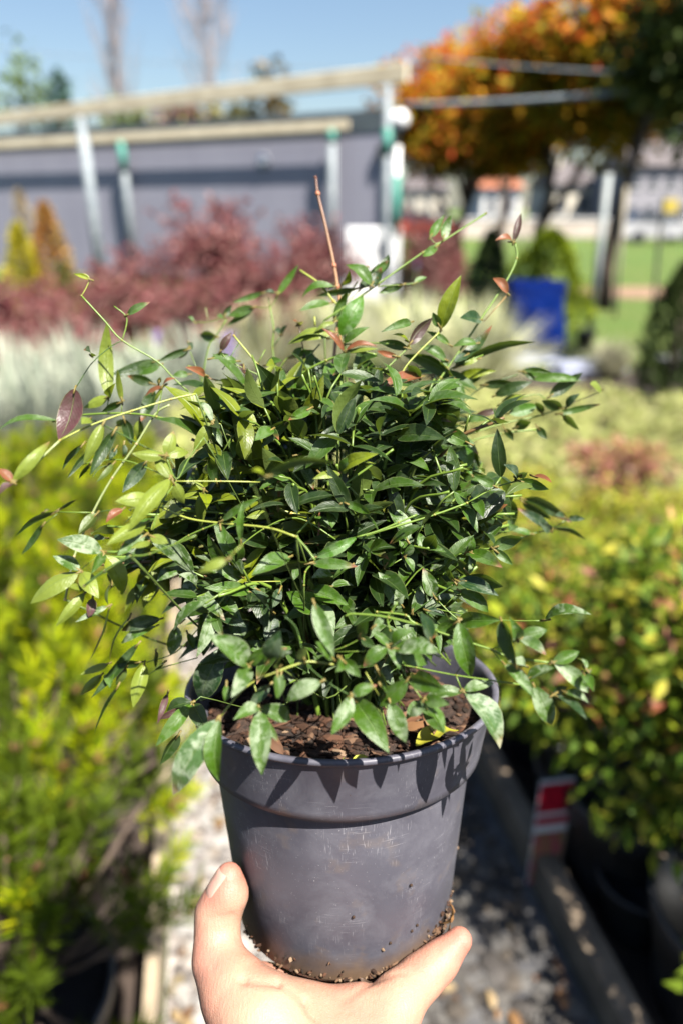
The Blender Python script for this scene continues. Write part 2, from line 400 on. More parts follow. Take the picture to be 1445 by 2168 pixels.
# ------------------------------------------------------------------ grey metal shed with a dark roof
A = V(1.05, 16.0, 0); Bp = V(-15.1, 24.1, 0); H = 3.02
wd = nrm(Bp-A); wn = V(-wd[1], wd[0], 0);  wn = wn if wn[1] < 0 else -wn
def panel_mat():
    m, n, l, b, o = mat('grey_shed_panel')
    tc = n.new('ShaderNodeTexCoord'); sp = n.new('ShaderNodeSeparateXYZ'); l.new(tc.outputs['UV'], sp.inputs[0])
    s = math_(n, l, 'FRACT', math_(n, l, 'MULTIPLY', sp.outputs[0], 1.0)); sl = ramp(n, l, s, [(0, 1.0), (.03, 0.0), (.97, 0.0), (1, 1.0)])
    c = ramp(n, l, noise(n, l, .8, 3), [(.35, (.27, .265, .32)), (.65, (.30, .295, .35))])
    l.new(mixc(n, l, math_(n, l, 'MULTIPLY', sl, .35), c, (.14, .14, .18)), b.inputs['Base Color']); b.inputs['Roughness'].default_value = .5; return m
shed = thing('metal_shed', A, 'long grey panelled metal shed with a dark roof behind the red shrubs', 'shed')
shed.location = (0,0,0)
L_ = np.linalg.norm(Bp-A); mb = MB(); dep = 6.0
bk = nrm(V(A[0], A[1], 0)); dep = 6.0
q = [A, Bp, Bp-wn*dep, A+bk*dep+wd*.1]
for i in range(4):
    a, c = q[i], q[(i+1)%4]; LL = np.linalg.norm(c-a)
    mb.add([a, c, c+V(0,0,H), a+V(0,0,H)], [(0,3,2,1)], (1,1,1,0), [(0,0),(LL,0),(LL,1),(0,1)])
mb.build('wall', panel_mat(), shed, smooth=False)
roofm = simple('dark_roof', (.085,.105,.115), (.065,.08,.09), 3, .5)
mb = MB(); ov = .02
e0 = A+wn*ov-wd*ov; e1 = Bp+wn*ov+wd*ov; r0 = A+bk*(dep+ov)-wd*.1; r1 = Bp-wn*(dep+ov)+wd*ov
z0, z1, z2 = H+.003, H+.40, H+.50
mb.add([e0+V(0,0,z0), e1+V(0,0,z0), e1+V(0,0,z1), e0+V(0,0,z1), r0+V(0,0,z0), r1+V(0,0,z0), r1+V(0,0,z2), r0+V(0,0,z2)],
       [(0,1,2,3)[::-1], (3,2,6,7)[::-1], (4,5,1,0)[::-1], (0,3,7,4)[::-1], (1,5,6,2)[::-1], (5,4,7,6)[::-1]])
mb.build('roof', roofm, shed, smooth=False)
white = simple('white_paint', (.80,.80,.80), (.72,.72,.71), 4, .5)
lampw = simple('white_plastic', (.82,.82,.83), (.76,.76,.78), 5, .3)
def wall_at(px, py):      # where the line of sight meets the shed's front wall
    r = ray(px, py); t = np.dot(A-EYE, wn)/np.dot(r, wn); return EYE+r*t
def lathe_dir(pos, d, prof, seg=24):
    mb = MB(); mb.lathe(prof, seg); R_ = np.array(Vector(d).to_track_quat('Z','Y').to_matrix())
    mb.v[0] = mb.v[0]@R_.T+pos; return mb
p = wall_at(560, 341)
lathe_dir(p+wn*.005, wn, [(.001,0),(.14,0),(.15,.03),(.14,.07),(.10,.10),(.05,.115),(.001,.12)]).build('lamp', lampw, shed)
p = wall_at(808, 322)
mb = MB(); mb.box(p+wn*.06, (.14,.12,.30), Matrix.Rotation(math.atan2(wd[1],wd[0]),3,'Z'), (1,1,1,0), .02); mb.build('vent', M['blackpot'], shed, smooth=False)
mb = MB(); mb.tube([A+wn*.07-wd*-.1+V(0,0,.05), A+wn*.07+wd*.1+V(0,0,H-.02)], .045, 10); mb.build('downpipe', M['greypot'], shed)

# ------------------------------------------------------------------ timber and steel frames in front of the shed
beam_m = simple('pale_timber', (.78,.68,.48), (.62,.52,.35), 3, .8, bs=.2)
galv = simple('galvanised_steel', (.17,.20,.22), (.27,.30,.31), 9, .55, metal=0)
tape = simple('green_tape', (.03,.20,.15), (.06,.27,.21), 6, .5)
def frame(name, p0, p1, posts, label, th=.14, deps=.06, cat='frame'):
    t = thing(name, (0,0,0), label, cat)
    d = p1-p0; L = np.linalg.norm(d); mb = MB()
    rot = Matrix.Rotation(math.atan2(d[1], d[0]), 3, 'Z') @ Matrix.Rotation(-math.asin(d[2]/L), 3, 'Y')
    mb.box((p0+p1)/2, (L, deps, th), rot, (1,1,1,0), .01); mb.build('beam', beam_m, t, smooth=False)
    for (x, y, r, tp) in posts:
        k = ((x-p0[0])*d[0]+(y-p0[1])*d[1])/(d[0]**2+d[1]**2); z = p0[2]+d[2]*k-th/2
        mb = MB(); mb.tube([(x,y,0),(x,y,z+.0)], r, 12); po = mb.build('post', galv, t)
        for z0_, z1_ in tp:
            mb = MB(); mb.tube([(x,y,z0_),(x,y,z1_)], r+.006, 12); mb.build('tape', tape, po)
    return t
nb0 = PY(-140, 268, 15.3); nb1 = PY(862, 153, 9.66)
def onl(p0, p1, px):     # the point on the beam seen at column px
    best = min(np.linspace(0,1,4000), key=lambda k: abs(to_px(p0+(p1-p0)*k)[0]-px)); return p0+(p1-p0)*best
pa = onl(nb0, nb1, 170); pd_ = onl(nb0, nb1, 822)
frame('timber_frame', nb0, nb1, [(pa[0],pa[1],.085,[]),(pd_[0],pd_[1],.05,[(2.2,2.5)])],
      'nearer pale timber beam on two grey steel posts, rising to the right', th=.20)
off = wn*.215
def beamfar(px, py):      # far beam runs parallel to the shed wall, .45 m in front of it
    r = ray(px, py); t = np.dot(A+off-EYE, wn)/np.dot(r, wn); return EYE+r*t
fb0 = beamfar(-200, 317); fb1 = beamfar(736, 264)
pb = onl(fb0, fb1, 256); pc = onl(fb0, fb1, 703)
frame('timber_frame', fb0, fb1, [(pb[0],pb[1],.085,[(pb[2]-.75,pb[2]-.075)]),(pc[0],pc[1],.085,[(pc[2]-.32,pc[2]-.075)])],
      'farther pale timber beam on green taped posts, close to the shed wall', th=.17)
# slim white post with green tape and a round white lamp on its head
po = PY(842, 255, 9.9)
t = thing('lamp_post', (po[0],po[1],0), 'slim white post with a green band and a round white lamp on top', 'lamp post')
mb = MB(); mb.tube([(0,0,0),(0,0,po[2]-.28)], .038, 12); mb.build('post', white, t)
for za, zb in ((PY(842,500,9.9)[2], PY(842,372,9.9)[2]),):
    mb = MB(); mb.tube([(0,0,za),(0,0,zb)], .05, 12); mb.build('tape', tape, t)
mb = MB(); mb.tube([(0,0,po[2]-.28),(0,0,po[2]-.05)], .018, 8); mb.build('bracket', galv, t)
lathe_dir(V(0,-.06,po[2]), V(.1,-1,-.2), [(.001,-.06),(.07,-.05),(.11,0),(.12,.05),(.09,.09),(.001,.10)]).build('lamp_head', lampw, t)
# long pale pipes running off to the right under the tree
def pipe(name, p0, p1, r, label, sag=.0):
    mb = MB(); ts = np.linspace(0,1,14); pts = [p0+(p1-p0)*k-V(0,0,sag*4*k*(1-k)) for k in ts]
    mb.tube(pts, r, 8); return tag(mb.build(name, galv), label, 'pipe' if r > .01 else 'cable')
pipe('overhead_pipe', PY(850,222,10.1), PY(1560,172,7.2), .028, 'pale steel pipe spanning in front of the red and orange trees', .04)
pipe('overhead_cable', PY(900,120,11), PY(1560,158,8), .012, 'thin cable higher than the pale pipe, in front of the orange trees', .05)
pipe('overhead_cable', PY(-60,96,26), PY(960,140,24), .012, 'thin cable crossing the blue sky above the shed', .25)

# white cabinet by the shed corner
c0 = PY(786, 640, 13.6); wdt = 105/FPX*13.6; hgt = PY(786,482,13.6)[2]
t = thing('white_cabinet', (c0[0],13.6,0), 'white metal cabinet with a small dark window beside the grey post', 'cabinet')
mb = MB(); mb.box((0,0,hgt/2), (wdt,.5,hgt), None, (1,1,1,0), .02); mb.build('cabinet_body', white, t, smooth=False)
mb = MB(); mb.box((.18,-.256,hgt*.72), (.20,.02,.26), None, (1,1,1,0), .004); mb.build('window', simple('dark_glass', (.05,.05,.09), None, 4, .2), t, smooth=False)
mb = MB(); mb.box((0,-.262,hgt*.42), (wdt*.8,.02,.05), None, (1,1,1,0), .004); mb.build('vent', M['greypot'], t, smooth=False)

# ------------------------------------------------------------------ right side: posts, stakes, blue sheet, pots
def post(name, pb_, ptop_px, r, m, label, group=None, tilt=(0,0)):
    mb = MB(); top = PY(ptop_px[0], ptop_px[1], pb_[1]+tilt[1]); mb.tube([(pb_[0],pb_[1],0), top], r, 10)
    return tag(mb.build(name, m), label, 'post' if m is palepost else 'stake', group)
palepost = simple('pale_steel', (.24,.27,.27), (.32,.34,.33), 6, .6)
stake_m = simple('old_stake', (.34,.30,.22), (.25,.22,.16), 6, .8)
post('steel_post', PG(1247,700), (1287,368), .048, palepost, 'grey steel post standing on the lawn between the lime conifer and the wooden stakes')
post('wooden_stake', PG(1300,672), (1325,395), .028, stake_m, 'pale wooden stake just right of the grey steel post')
post('wooden_stake', PG(1372,760), (1402,420), .020, stake_m, 'slim wooden stake farthest right on the lawn')
post('wooden_stake', PG(1105,560), (1108,430), .04, stake_m, 'short distant stake behind the lime green conifer')
def wrapped(name, c, sz, m, label, cat, seed, amp=.05, rz=0):
    bm = bmesh.new(); bmesh.ops.create_cube(bm, size=1); bmesh.ops.subdivide_edges(bm, edges=bm.edges[:], cuts=9, use_grid_fill=True)
    v = np.array([q.co[:] for q in bm.verts]); f = [[x.index for x in q.verts] for q in bm.faces]; bm.free()
    rs = np.random.RandomState(seed); k = rs.normal(size=(7,3))*6; ph = rs.rand(7)*6
    d = sum(np.sin(v@k[i]+ph[i])/(1+i*.4) for i in range(7))/4
    v = v*(np.array(sz)*(1-.12*(v[:,2:]+.5))) * (1+amp*d[:,None]*2); R_ = np.array(Matrix.Rotation(rz,3,'Z'))
    v[:,2] += sz[2]/2 - 0; v[:,2] = np.maximum(v[:,2], 0.01)
    mb = MB(); mb.add(v@R_.T+np.asarray(c), f); return tag(mb.build(name, m), label, cat)
blue = simple('blue_plastic', (.005,.06,.48), (.008,.12,.80), 4, .40, bs=.8, bd=.06)
g = PG(1118, 736); wrapped('blue_sack', g, (.74,.30,.84), blue, 'upright bright blue plastic sack in front of the lime green conifer', 'sack', 3, .10, .1)
pale = simple('pale_plastic', (.26,.29,.42), (.38,.40,.50), 9, .45, bs=.5, bd=.03)
for px, py, s_, l_ in ((1120,765,(.7,.35,.10),'flat pale bluish plastic bag lying just below the blue sack'),
                       (1240,790,(.75,.4,.12),'flat pale plastic bag lying to the right of the blue sack'),):
    wrapped('plastic_bag', PG(px,py), s_, pale, l_, 'bag', px, .06, .2)

def potprof(r, h): return [(.001,0),(r*.72,0),(r*.76,.01),(r*.95,h*.8),(r*1.0,h*.8),(r*1.04,h*.985),(r*1.04,h),(r*.97,h),(r*.94,h*.86),(.001,h*.86)]
def add_pot(t, r, h, m=None):
    mb = MB(); mb.lathe(potprof(r, h), 28); return mb.build('pot', m or M['blackpot'], t)
for px, py, l_ in ((1408,812,'empty black pot at the far right edge, nearer the wooden stake'), (1445,806,'empty black pot cut by the right edge of the picture')):
    g = PG(px, py); t = thing('plant_pot', g, l_, 'pot'); add_pot(t, .15, .26)
g = PG(1236, 735); t = thing('plant_pot', g, 'small black pot at the foot of the grey steel post', 'pot'); add_pot(t, .12, .2)

# ------------------------------------------------------------------ vegetation builders
def crown(mb, c, rad, n, size, cols, wts=None, shell=.55, lobes=9, seed=0, thin=0.0, tipfn=None, squash=.55, wid=.5, droop=-.2, flat=0):
    """leaf clumps spread through overlapping lobes inside an ellipsoid"""
    rs = np.random.RandomState(seed); c = np.asarray(c, float); rad = np.asarray(rad, float)
    lc = rs.normal(size=(lobes,3)); lc /= np.linalg.norm(lc, axis=1)[:,None]; lc *= rs.uniform(.35,.78,(lobes,1)); lr = rs.uniform(.32,.55,lobes)
    if flat: lc[:,2] = np.abs(lc[:,2])*.8
    li = rs.randint(0, lobes, n); d = rs.normal(size=(n,3)); d /= np.linalg.norm(d, axis=1)[:,None]
    rr = rs.rand(n)**.45
    P = lc[li]+d*(rr*lr[li])[:,None]
    k = rs.normal(size=(5,3))*5; ph = rs.rand(5)*6
    den = sum(np.sin(P@k[i]+ph[i]) for i in range(5))
    keep = den > -1.6+thin*3; P = P[keep]; d = d[keep]; den = den[keep]; n = len(P)
    Pw = c+P*rad
    a = d*.7+rs.normal(size=(n,3))*.6; a[:,2] += droop; a /= np.linalg.norm(a, axis=1)[:,None]
    nn = rs.normal(size=(n,3))*.5+V(0,0,1); sz = size*rs.uniform(.6,1.3,n)
    C = colmix(n, cols, .3, wts)
    if tipfn is not None: C = tipfn(P, C, rs, den)
    cards(mb, Pw, a*sz[:,None], sz*wid, nn, C); return P
def tree(name, base, height, trunk_r, crowns, label, leafm, bark, group=None, cat='tree', branches=8, seed=0, **kw):
    t = thing(name, base, label, cat, group); rs = random.Random(seed)
    mb = MB(); pts = [(rs.uniform(-.05,.05)*i, rs.uniform(-.05,.05)*i, height*i/6) for i in range(7)]
    mb.tube(pts, np.linspace(trunk_r, trunk_r*.3, 7), 9)
    for i in range(branches):
        k = rs.uniform(.35,.95); p = np.array(pts[int(k*6)]); th = rs.uniform(0,6.28)
        cr = crowns[i%len(crowns)]; e = np.array(cr[0])+V(math.cos(th),math.sin(th),.2)*np.array(cr[1])*.6
        mid = (p+e)/2+V(0,0,.15); mb.tube([p, mid, e], [trunk_r*.45, trunk_r*.25, trunk_r*.08], 6)
    mb.build('trunk', bark, t)
    mb = MB()
    for i, (c, r, n_) in enumerate(crowns): crown(mb, c, r, n_, seed=seed*7+i, **kw)
    mb.build('crown', leafm, t); return t

def fire_tip(P, C, rs, den):      # new growth at the outside of the crown is red and orange
    k = np.clip((P[:,2]*.55 + np.linalg.norm(P, axis=1)*.6 - .10 + den*.10 + rs.normal(size=len(P))*.16)/.5, 0, 1)[:,None]
    r = rs.rand(len(P),1)
    hot = np.where(r < .35, [[.70,.10,.03]], np.where(r < .72, [[.80,.32,.02]], [[.55,.46,.03]]))
    D = C.copy(); D[:,:3] = C[:,:3]*(1-k)+hot*k; return D
gcol = [(.10,.13,.006),(.22,.18,.008),(.40,.22,.01)]
kw = dict(size=.17, thin=.10, cols=gcol, lobes=13, tipfn=fire_tip, wid=.55)
def tloc(px, py, y): return PY(px, py, y)
for i, (px, y, cz, rx, rz, lab) in enumerate((
      (955, 17.0, 3.3, 1.75, 1.15, 'leftmost red and orange tree, its crown rising beside the end of the shed'),
      (1130, 14.5, 3.55, 1.75, 1.2, 'middle red and orange tree with a bare trunk behind the lime conifer'),
      (1290, 12.6, 4.05, 1.75, 1.5, 'tallest red and orange tree, its crown reaching the top of the picture'),
      (1040, 19.5, 3.9, 1.9, 1.3, 'rearmost red and orange tree, filling the gap between the left and middle ones'))):
    bpx = PY(px+20, 441, y)
    tree('photinia_tree', (bpx[0], y, 0), cz, .13, [((0,0,cz),(rx*1.2,1.4,rz*1.12),13000),((rx*.6,.2,cz-.1),(rx*.8,1.1,rz*.85),4500),((-rx*.55,-.1,cz-.1),(rx*.75,1.0,rz*.75),4000)],
         lab, M['treeleaf'], M['bark'], 'red and orange trees', seed=20+i, **kw)
bpx = PY(1500, 441, 7.4)
tree('evergreen_tree', (bpx[0], 7.4, 0), 2.8, .10, [((-.05,0,3.2),(1.1,.9,1.05),8200),((-.5,.1,2.8),(.75,.7,.5),1500),((.1,0,4.1),(1.35,1.0,.7),4200)], 'dark green evergreen tree in the top right corner',
     M['leaf'], M['bark'], size=.12, cols=[(.035,.065,.012),(.06,.09,.015),(.12,.13,.02)], lobes=12, seed=40, thin=.12)
# far trees behind the shed
def bare_tree(px, y, wpx, hz, label, seed, group='bare trees'):
    b0 = PY(px, 441, y); t = thing('bare_tree', (b0[0], y, 0), label, 'tree', group); rs = random.Random(seed); sc = y/FPX
    mb = MB(); mb.tube([(0,0,0),(.1,0,hz*.5),(.05,0,hz)], [.08,.05,.015], 8); mb.build('trunk', M['greybark'], t)
    mb = MB()
    for i in range(70):
        z0_ = hz*rs.uniform(.22,.8); th = rs.uniform(0,6.28); L = rs.uniform(1.2,3.4); sp_ = wpx*sc*rs.uniform(.2,.62)
        e = V(math.cos(th)*sp_, math.sin(th)*sp_, z0_+L); s_ = V(.05,0,z0_)
        mb.tube([s_, (s_*.45+e*.55)+V(0,0,-.25), e], [.026,.016,.006], 4, caps=False)
        for j in range(2):
            e2 = e+V(rs.uniform(-.4,.4), rs.uniform(-.4,.4), rs.uniform(.3,.9)); mb.tube([s_*.4+e*.6, e2], [.02,.007], 3, caps=False)
    mb.build('branches', M['greybark'], t)
bare_tree(275, 36, 95, 13.5, 'bare tree with upright twigs, the left one of the two behind the shed', 5)
bare_tree(466, 38, 110, 13.0, 'bare tree with upright twigs, the right one of the two behind the shed', 8)
def far_tree(px, pytop, y, r, rz, cols, label, seed, n_=1500, name='distant_tree', size=.35, thin=0):
    c = PY(px, pytop, y); z = c[2]-rz
    return tree(name, (c[0], y, 0), z, .15, [((0,0,z),(r,r,rz),n_)], label, M['leaf'], M['bark'], size=size, cols=cols, lobes=9, seed=seed, branches=4, thin=thin)
far_tree(15, 78, 30, 1.5, 2.6, [(.22,.30,.08),(.14,.22,.05)], 'pale green airy tree at the left edge behind the shed', 51, 900, thin=.25)
far_tree(125, 148, 30, .9, 1.3, [(.04,.12,.09),(.05,.10,.05)], 'small blue green tree beside the airy one at the left', 52, 500, thin=.2)
far_tree(372, 208, 27, 1.5, .9, [(.50,.22,.24),(.42,.20,.16),(.25,.25,.10)], 'pinkish flowering tree showing above the shed roof', 53, 700, thin=.1)
far_tree(240, 195, 28, 1.6, 1.0, [(.12,.18,.05),(.20,.22,.08)], 'low green tree above the roof under the left bare tree', 54, 500, thin=.25)
far_tree(478, 205, 27, 1.4, .9, [(.20,.22,.08),(.28,.24,.10)], 'olive tree above the roof under the right bare tree', 55, 600, thin=.2)
far_tree(563, 145, 26, 1.0, 1.9, [(.16,.12,.04),(.10,.11,.03),(.24,.14,.05)], 'brownish conifer rising above the roof and the timber beam', 56, 1100, thin=.05)
far_tree(765, 190, 30, 1.3, 1.5, [(.30,.14,.10),(.26,.16,.07)], 'russet tree between the beam end and the post', 57, 700, thin=.1)

# ------------------------------------------------------------------ houses beyond the lawn
stucco = simple('cream_stucco', (.72,.66,.54), (.66,.60,.48), 2, .85)
whites = simple('white_stucco', (.78,.77,.74), (.72,.71,.68), 2, .85)
rtile = simple('orange_tile', (.34,.12,.06), (.27,.10,.05), 3, .8)
darkt = simple('dark_tile', (.12,.10,.10), (.08,.07,.07), 3, .8)
glass = simple('window_glass', (.06,.07,.09), None, 3, .15)
greyw = simple('grey_render', (.30,.29,.31), (.24,.23,.25), 2, .85)
def house(px0, px1, pytop, y, wm, rm, label, ridge=1.6, wins=3, dp=8, floors=1):
    a = PY(px0, 441, y); b_ = PY(px1, 441, y); hz = PY(px0, pytop, y)[2]; W = b_[0]-a[0]
    t = thing('house', (a[0], y, 0), label, 'house'); mb = MB(); mb.box((W/2, dp/2, hz/2), (W, dp, hz)); mb.build('wall', wm, t, smooth=False)
    mb = MB(); o = .35
    mb.add([(-o,-o,hz+.01),(W+o,-o,hz+.01),(W+o,dp+o,hz+.01),(-o,dp+o,hz+.01),(W*.12,dp/2,hz+ridge),(W*.88,dp/2,hz+ridge)],
           [(0,1,5,4),(1,2,5),(2,3,4,5),(3,0,4),(3,2,1,0)]); rf = mb.build('roof', rm, t, smooth=False)
    mb = MB(); mb.box((W*.3,dp*.4,hz+ridge), (.5,.5,1.2)); mb.build('chimney', wm, rf, smooth=False)
    for fl in range(floors):
        for k in range(wins):
            x = W*(k+.5)/wins; z = hz*(fl+.58)/floors; mb = MB(); mb.box((x,-.02,z), (W/wins*.42, .10, hz/floors*.42)); w_ = mb.build('window', glass, t, smooth=False)
            mb = MB(); mb.box((x,-.06,z-hz/floors*.22), (W/wins*.5,.12,.08)); mb.build('sill', whites, w_, smooth=False)
    return t
house(1018, 1098, 398, 62, whites, rtile, 'white house with an orange tiled roof, left of the tree trunks', wins=2)
house(1165, 1255, 392, 66, stucco, darkt, 'cream house seen between the trunks and the grey steel post', wins=2, ridge=2.0)
house(1320, 1500, 352, 58, greyw, darkt, 'two storey grey house with a dark roof at the right', wins=5, ridge=2.4, floors=2)
house(860, 945, 402, 70, stucco, darkt, 'low cream house under the leftmost red and orange tree', wins=3)
# low wall along the road
mb = MB(); a = V(PY(850,441,44)[0], 44, 0); mb.box((a[0]+30, 44, .5), (60,.3,1.0), None, (1,1,1,0), .03); 
t = thing('boundary_wall', (0,0,0), 'long low beige wall between the lawn and the houses', 'wall')
mb.build('wall_body', simple('beige_wall', (.52,.46,.38), (.44,.38,.31), 1, .9), t, smooth=False)
mb = MB(); mb.box((a[0]+30, 44, 1.043), (60.1,.42,.08), None, (1,1,1,0), .02); mb.build('coping', whites, t, smooth=False)
def car(px, y, col, label, rz=0):
    p = PY(px, 441, y); t = thing('parked_car', (p[0], y, 0.006), label, 'car', None, rz)
    m_ = simple('car_paint_'+label.split()[0], col, None, 2, .25)
    def prof(pts, w_, name, m2):
        mb = MB(); n_ = len(pts); v = [(x,-w_/2,z) for x,z in pts]+[(x,w_/2,z) for x,z in pts]
        mb.add(v, [tuple(range(n_)), tuple(range(n_,2*n_))[::-1]]+[((i+1)%n_, i, i+n_, (i+1)%n_+n_) for i in range(n_)]); mb.build(name, m2, t, smooth=False)
    prof([(-2.1,.3),(2.1,.3),(2.15,.7),(1.9,.85),(1.0,.95),(-1.7,.98),(-2.1,.9)], 1.7, 'body', m_)
    prof([(.95,.953),(.35,1.42),(-1.2,1.45),(-1.8,.983)], 1.5, 'cabin', glass)
    for x in (-1.3,1.3):
        for s_ in (-.78,.78):
            mb = MB(); mb.tube([(x,s_-.1,.31),(x,s_+.1,.31)], .31, 16); mb.build('wheel', M['blackpot'], t, smooth=False)
car(1395, 38, (.42,.42,.43), 'white parked car behind the wooden stakes', .1)
car(893, 40, (.55,.08,.03), 'red parked car beyond the dark red bush', -.1)
p = PY(1417, 436, 36); t = thing('road_sign', (p[0], 36, 0), 'small yellow sign on a thin pole above the white car', 'sign')
mb = MB(); mb.tube([(0,0,0),(0,0,p[2]-.25)], .03, 8); mb.build('pole', galv, t)
mb = MB(); mb.box((0,-.045,p[2]), (.75,.03,.6), None, (1,1,1,0), .01); mb.build('panel', simple('yellow_panel', (.50,.38,.06), None, 3, .5), t, smooth=False)

# ------------------------------------------------------------------ shrubs of the middle ground
# dark red barberries: six kinds of mesh shared by the row in front of the shed
def barberry_mesh(seed, rx, rz, n_=2600):
    mb = MB(); cols = [(.25,.055,.072),(.34,.10,.115),(.16,.032,.045),(.42,.22,.20)]
    crown(mb, (0,0,rz*.95), (rx,rx,rz), int(n_*1.4), .062, cols, lobes=12, seed=seed, flat=0, wid=.6)
    rs = np.random.RandomState(seed+1)   # long arching shoots that break the outline
    for i in range(26):
        th = rs.uniform(0,6.28); p0 = V(0,0,.2); e = V(math.cos(th)*rx*rs.uniform(.3,1.0), math.sin(th)*rx*rs.uniform(.3,1.0), rz*rs.uniform(1.6,2.25))
        ts = rs.rand(46)**.6; P = p0+(e-p0)*ts[:,None]+V(0,0,1)*(np.sin(ts*3.14)*.12)[:,None]
        cards(mb, P, rs.normal(size=(46,3))*.032+V(0,0,.015), np.full(46,.03), rs.normal(size=(46,3)), colmix(46, cols, .3))
    return mb
bar_meshes = []
def stems_mb(seed, h, rx, n_=9, r=.008):
    rs = random.Random(seed); mb = MB()
    for i in range(n_):
        th = rs.uniform(0,6.28); e = V(math.cos(th)*rx*rs.uniform(.2,.8), math.sin(th)*rx*rs.uniform(.2,.8), h*rs.uniform(.6,1))
        mb.tube([V(0,0,0), e*V(.4,.4,.55), e], [r,r*.8,r*.4], 5)
    return mb
barb0 = {}
def barberry(px, pytop, y, rx, lab, var):
    top = PY(px, pytop, y); key = var
    if key not in barb0:
        t = thing('barberry_shrub', (0,0,0), '', 'shrub'); stems_mb(var, .9, .4).build('stems', M['bark'], t)
        barberry_mesh(60+var, .62, .55).build('foliage', M['leaf'], t); barb0[key] = t
    else: t = copy_tree(barb0[key])
    t.location = (top[0], y, 0); s_ = top[2]/1.12; t.scale = (rx/.62, rx/.62, s_); t.rotation_euler = (0,0,rnd.uniform(0,6))
    tag(t, lab, 'shrub', 'dark red barberries'); return t
bl = [(20,590,8.6,.85,'red barberry at the left edge, below the yellow and copper shrub'),
      (150,615,7.4,.6,'low red barberry between the left edge and the left steel post'),
      (225,560,9.6,.7,'red barberry growing around the foot of the left steel post'),
      (330,520,10.6,.8,'red barberry just right of the two left posts'),
      (445,428,11.2,.95,'tallest red barberry, standing against the grey shed wall'),
      (560,500,10.2,.85,'red barberry right of the tallest one'),
      (660,470,11.0,.8,'red barberry in front of the shadow post on the shed wall'),
      (400,600,8.0,.75,'low red barberry in front of the tallest one'),
      (560,640,7.6,.6,'low red barberry behind the pale grass clump in the middle'),
      (90,690,6.6,.55,'low red barberry behind the silvery grass at the left'),
      (925,475,12.6,.60,'dark red bush just right of the white post'),
      (890,455,13.8,.55,'dark red bush partly hidden behind the white post')]
for i, (px, pt, y, rx, lab) in enumerate(bl): barberry(px, pt, y, rx, lab, i%4)

def upright_shrub(px, pytop, y, rx, cols, lab, cat, seed, n_=2200, size=.07, name='conifer', lift=.0, split=None, point=1.0, m_=None):
    top = PY(px, pytop, y); h = top[2]; t = thing(name, (top[0], y, 0), lab, cat)
    mb = MB(); mb.tube([(0,0,0),(0,0,h*.5),(0,0,h*.9)], [.04,.03,.008], 7); mb.build('trunk', M['bark'], t)
    rs = np.random.RandomState(seed); mb = MB(); z = rs.rand(n_)**.8; th = rs.uniform(0,6.283,n_)
    prof = (np.sin(np.pi*np.clip(z*.93+.07,0,1)**(.62*point)))**.7
    rr = rx*prof*(.55+.45*rs.rand(n_)**.5)*(1+.18*np.sin(th*3+z*9)+.1*np.sin(th*7-z*15))
    P = np.column_stack([rr*np.cos(th), rr*np.sin(th), lift+z*(h-lift)])
    a = np.column_stack([np.cos(th)*.6, np.sin(th)*.6, np.full(n_,.7)])+rs.normal(size=(n_,3))*.35
    C = colmix(n_, cols, .3)
    if split is not None: C[:,:3] = np.where((P[:,0:1]+.12*rs.normal(size=(n_,1))) > split[0], colmix(n_, split[1], .3)[:,:3], C[:,:3])
    sz = size*rs.uniform(.6,1.4,n_); cards(mb, P, a/np.linalg.norm(a,axis=1)[:,None]*sz[:,None], sz*.45, rs.normal(size=(n_,3)), C)
    mb.build('foliage', m_ or M['leaf'], t); return t
upright_shrub(34, 478, 10.0, .40, [(.75,.60,.02),(.70,.58,.04),(.55,.52,.04)], 'bright yellow upright conifer at the left edge', 'conifer', 71, 2200, point=.45)
upright_shrub(92, 432, 10.2, .44, [(.70,.28,.06),(.48,.16,.03),(.75,.48,.14)], 'tall copper orange conifer beside the bright yellow one', 'conifer', 72, 2800, point=.45, split=(.08, [(.66,.44,.14),(.30,.14,.05)]))
upright_shrub(40, 408, 10.8, .16, [(.60,.48,.30),(.45,.30,.14)], 'slim straw coloured conifer behind the bright yellow one', 'conifer', 73, 700)
upright_shrub(132, 560, 10.1, .16, [(.12,.22,.04),(.16,.28,.05)], 'small green conifer at the right foot of the copper one', 'conifer', 74, 600)
upright_shrub(1040, 492, 8.9, .26, [(.018,.04,.012),(.03,.055,.015)], 'narrow dark green conifer left of the blue sack', 'conifer', 75, 2200)
upright_shrub(1165, 488, 9.9, .56, [(.10,.17,.008),(.24,.34,.010),(.34,.42,.012)], 'broad lime green conifer behind the blue sack', 'conifer', 76, 4200, split=(.15,[(.36,.46,.01),(.46,.54,.02)]))
upright_shrub(1458, 560, 6.2, .26, [(.035,.06,.015),(.06,.09,.02)], 'dark conifer cut by the right edge of the picture', 'conifer', 77, 2200)

# grass clumps
def blades(mb, n_, L, spread, wdt, cols, seed, arch=.5, segs=5):
    rs = np.random.RandomState(seed)
    for i in range(n_):
        th = rs.uniform(0,6.283); el = rs.uniform(.15,1)**.7; l_ = L*rs.uniform(.55,1.1)
        d = V(math.cos(th), math.sin(th), 0); s_ = V(-d[1], d[0], 0); base = d*rs.uniform(0,spread*.25)
        out = math.cos(el*1.45)*l_; up = math.sin(el*1.45)*l_
        v = []; c = np.array(cols[rs.randint(len(cols))])*rs.uniform(.8,1.15)
        for k in range(segs+1):
            u = k/segs; p = base+d*out*u+V(0,0,up*u-arch*l_*.45*u*u*(1-el*.5)); p[2] = max(p[2], .01)
            w_ = wdt*(1-u)**.6*(.5+u if u < .5 else 1); v += [p-s_*w_/2, p+s_*w_/2]
        mb.add(v, [(2*k,2*k+1,2*k+3,2*k+2) for k in range(segs)], (*c, 0))
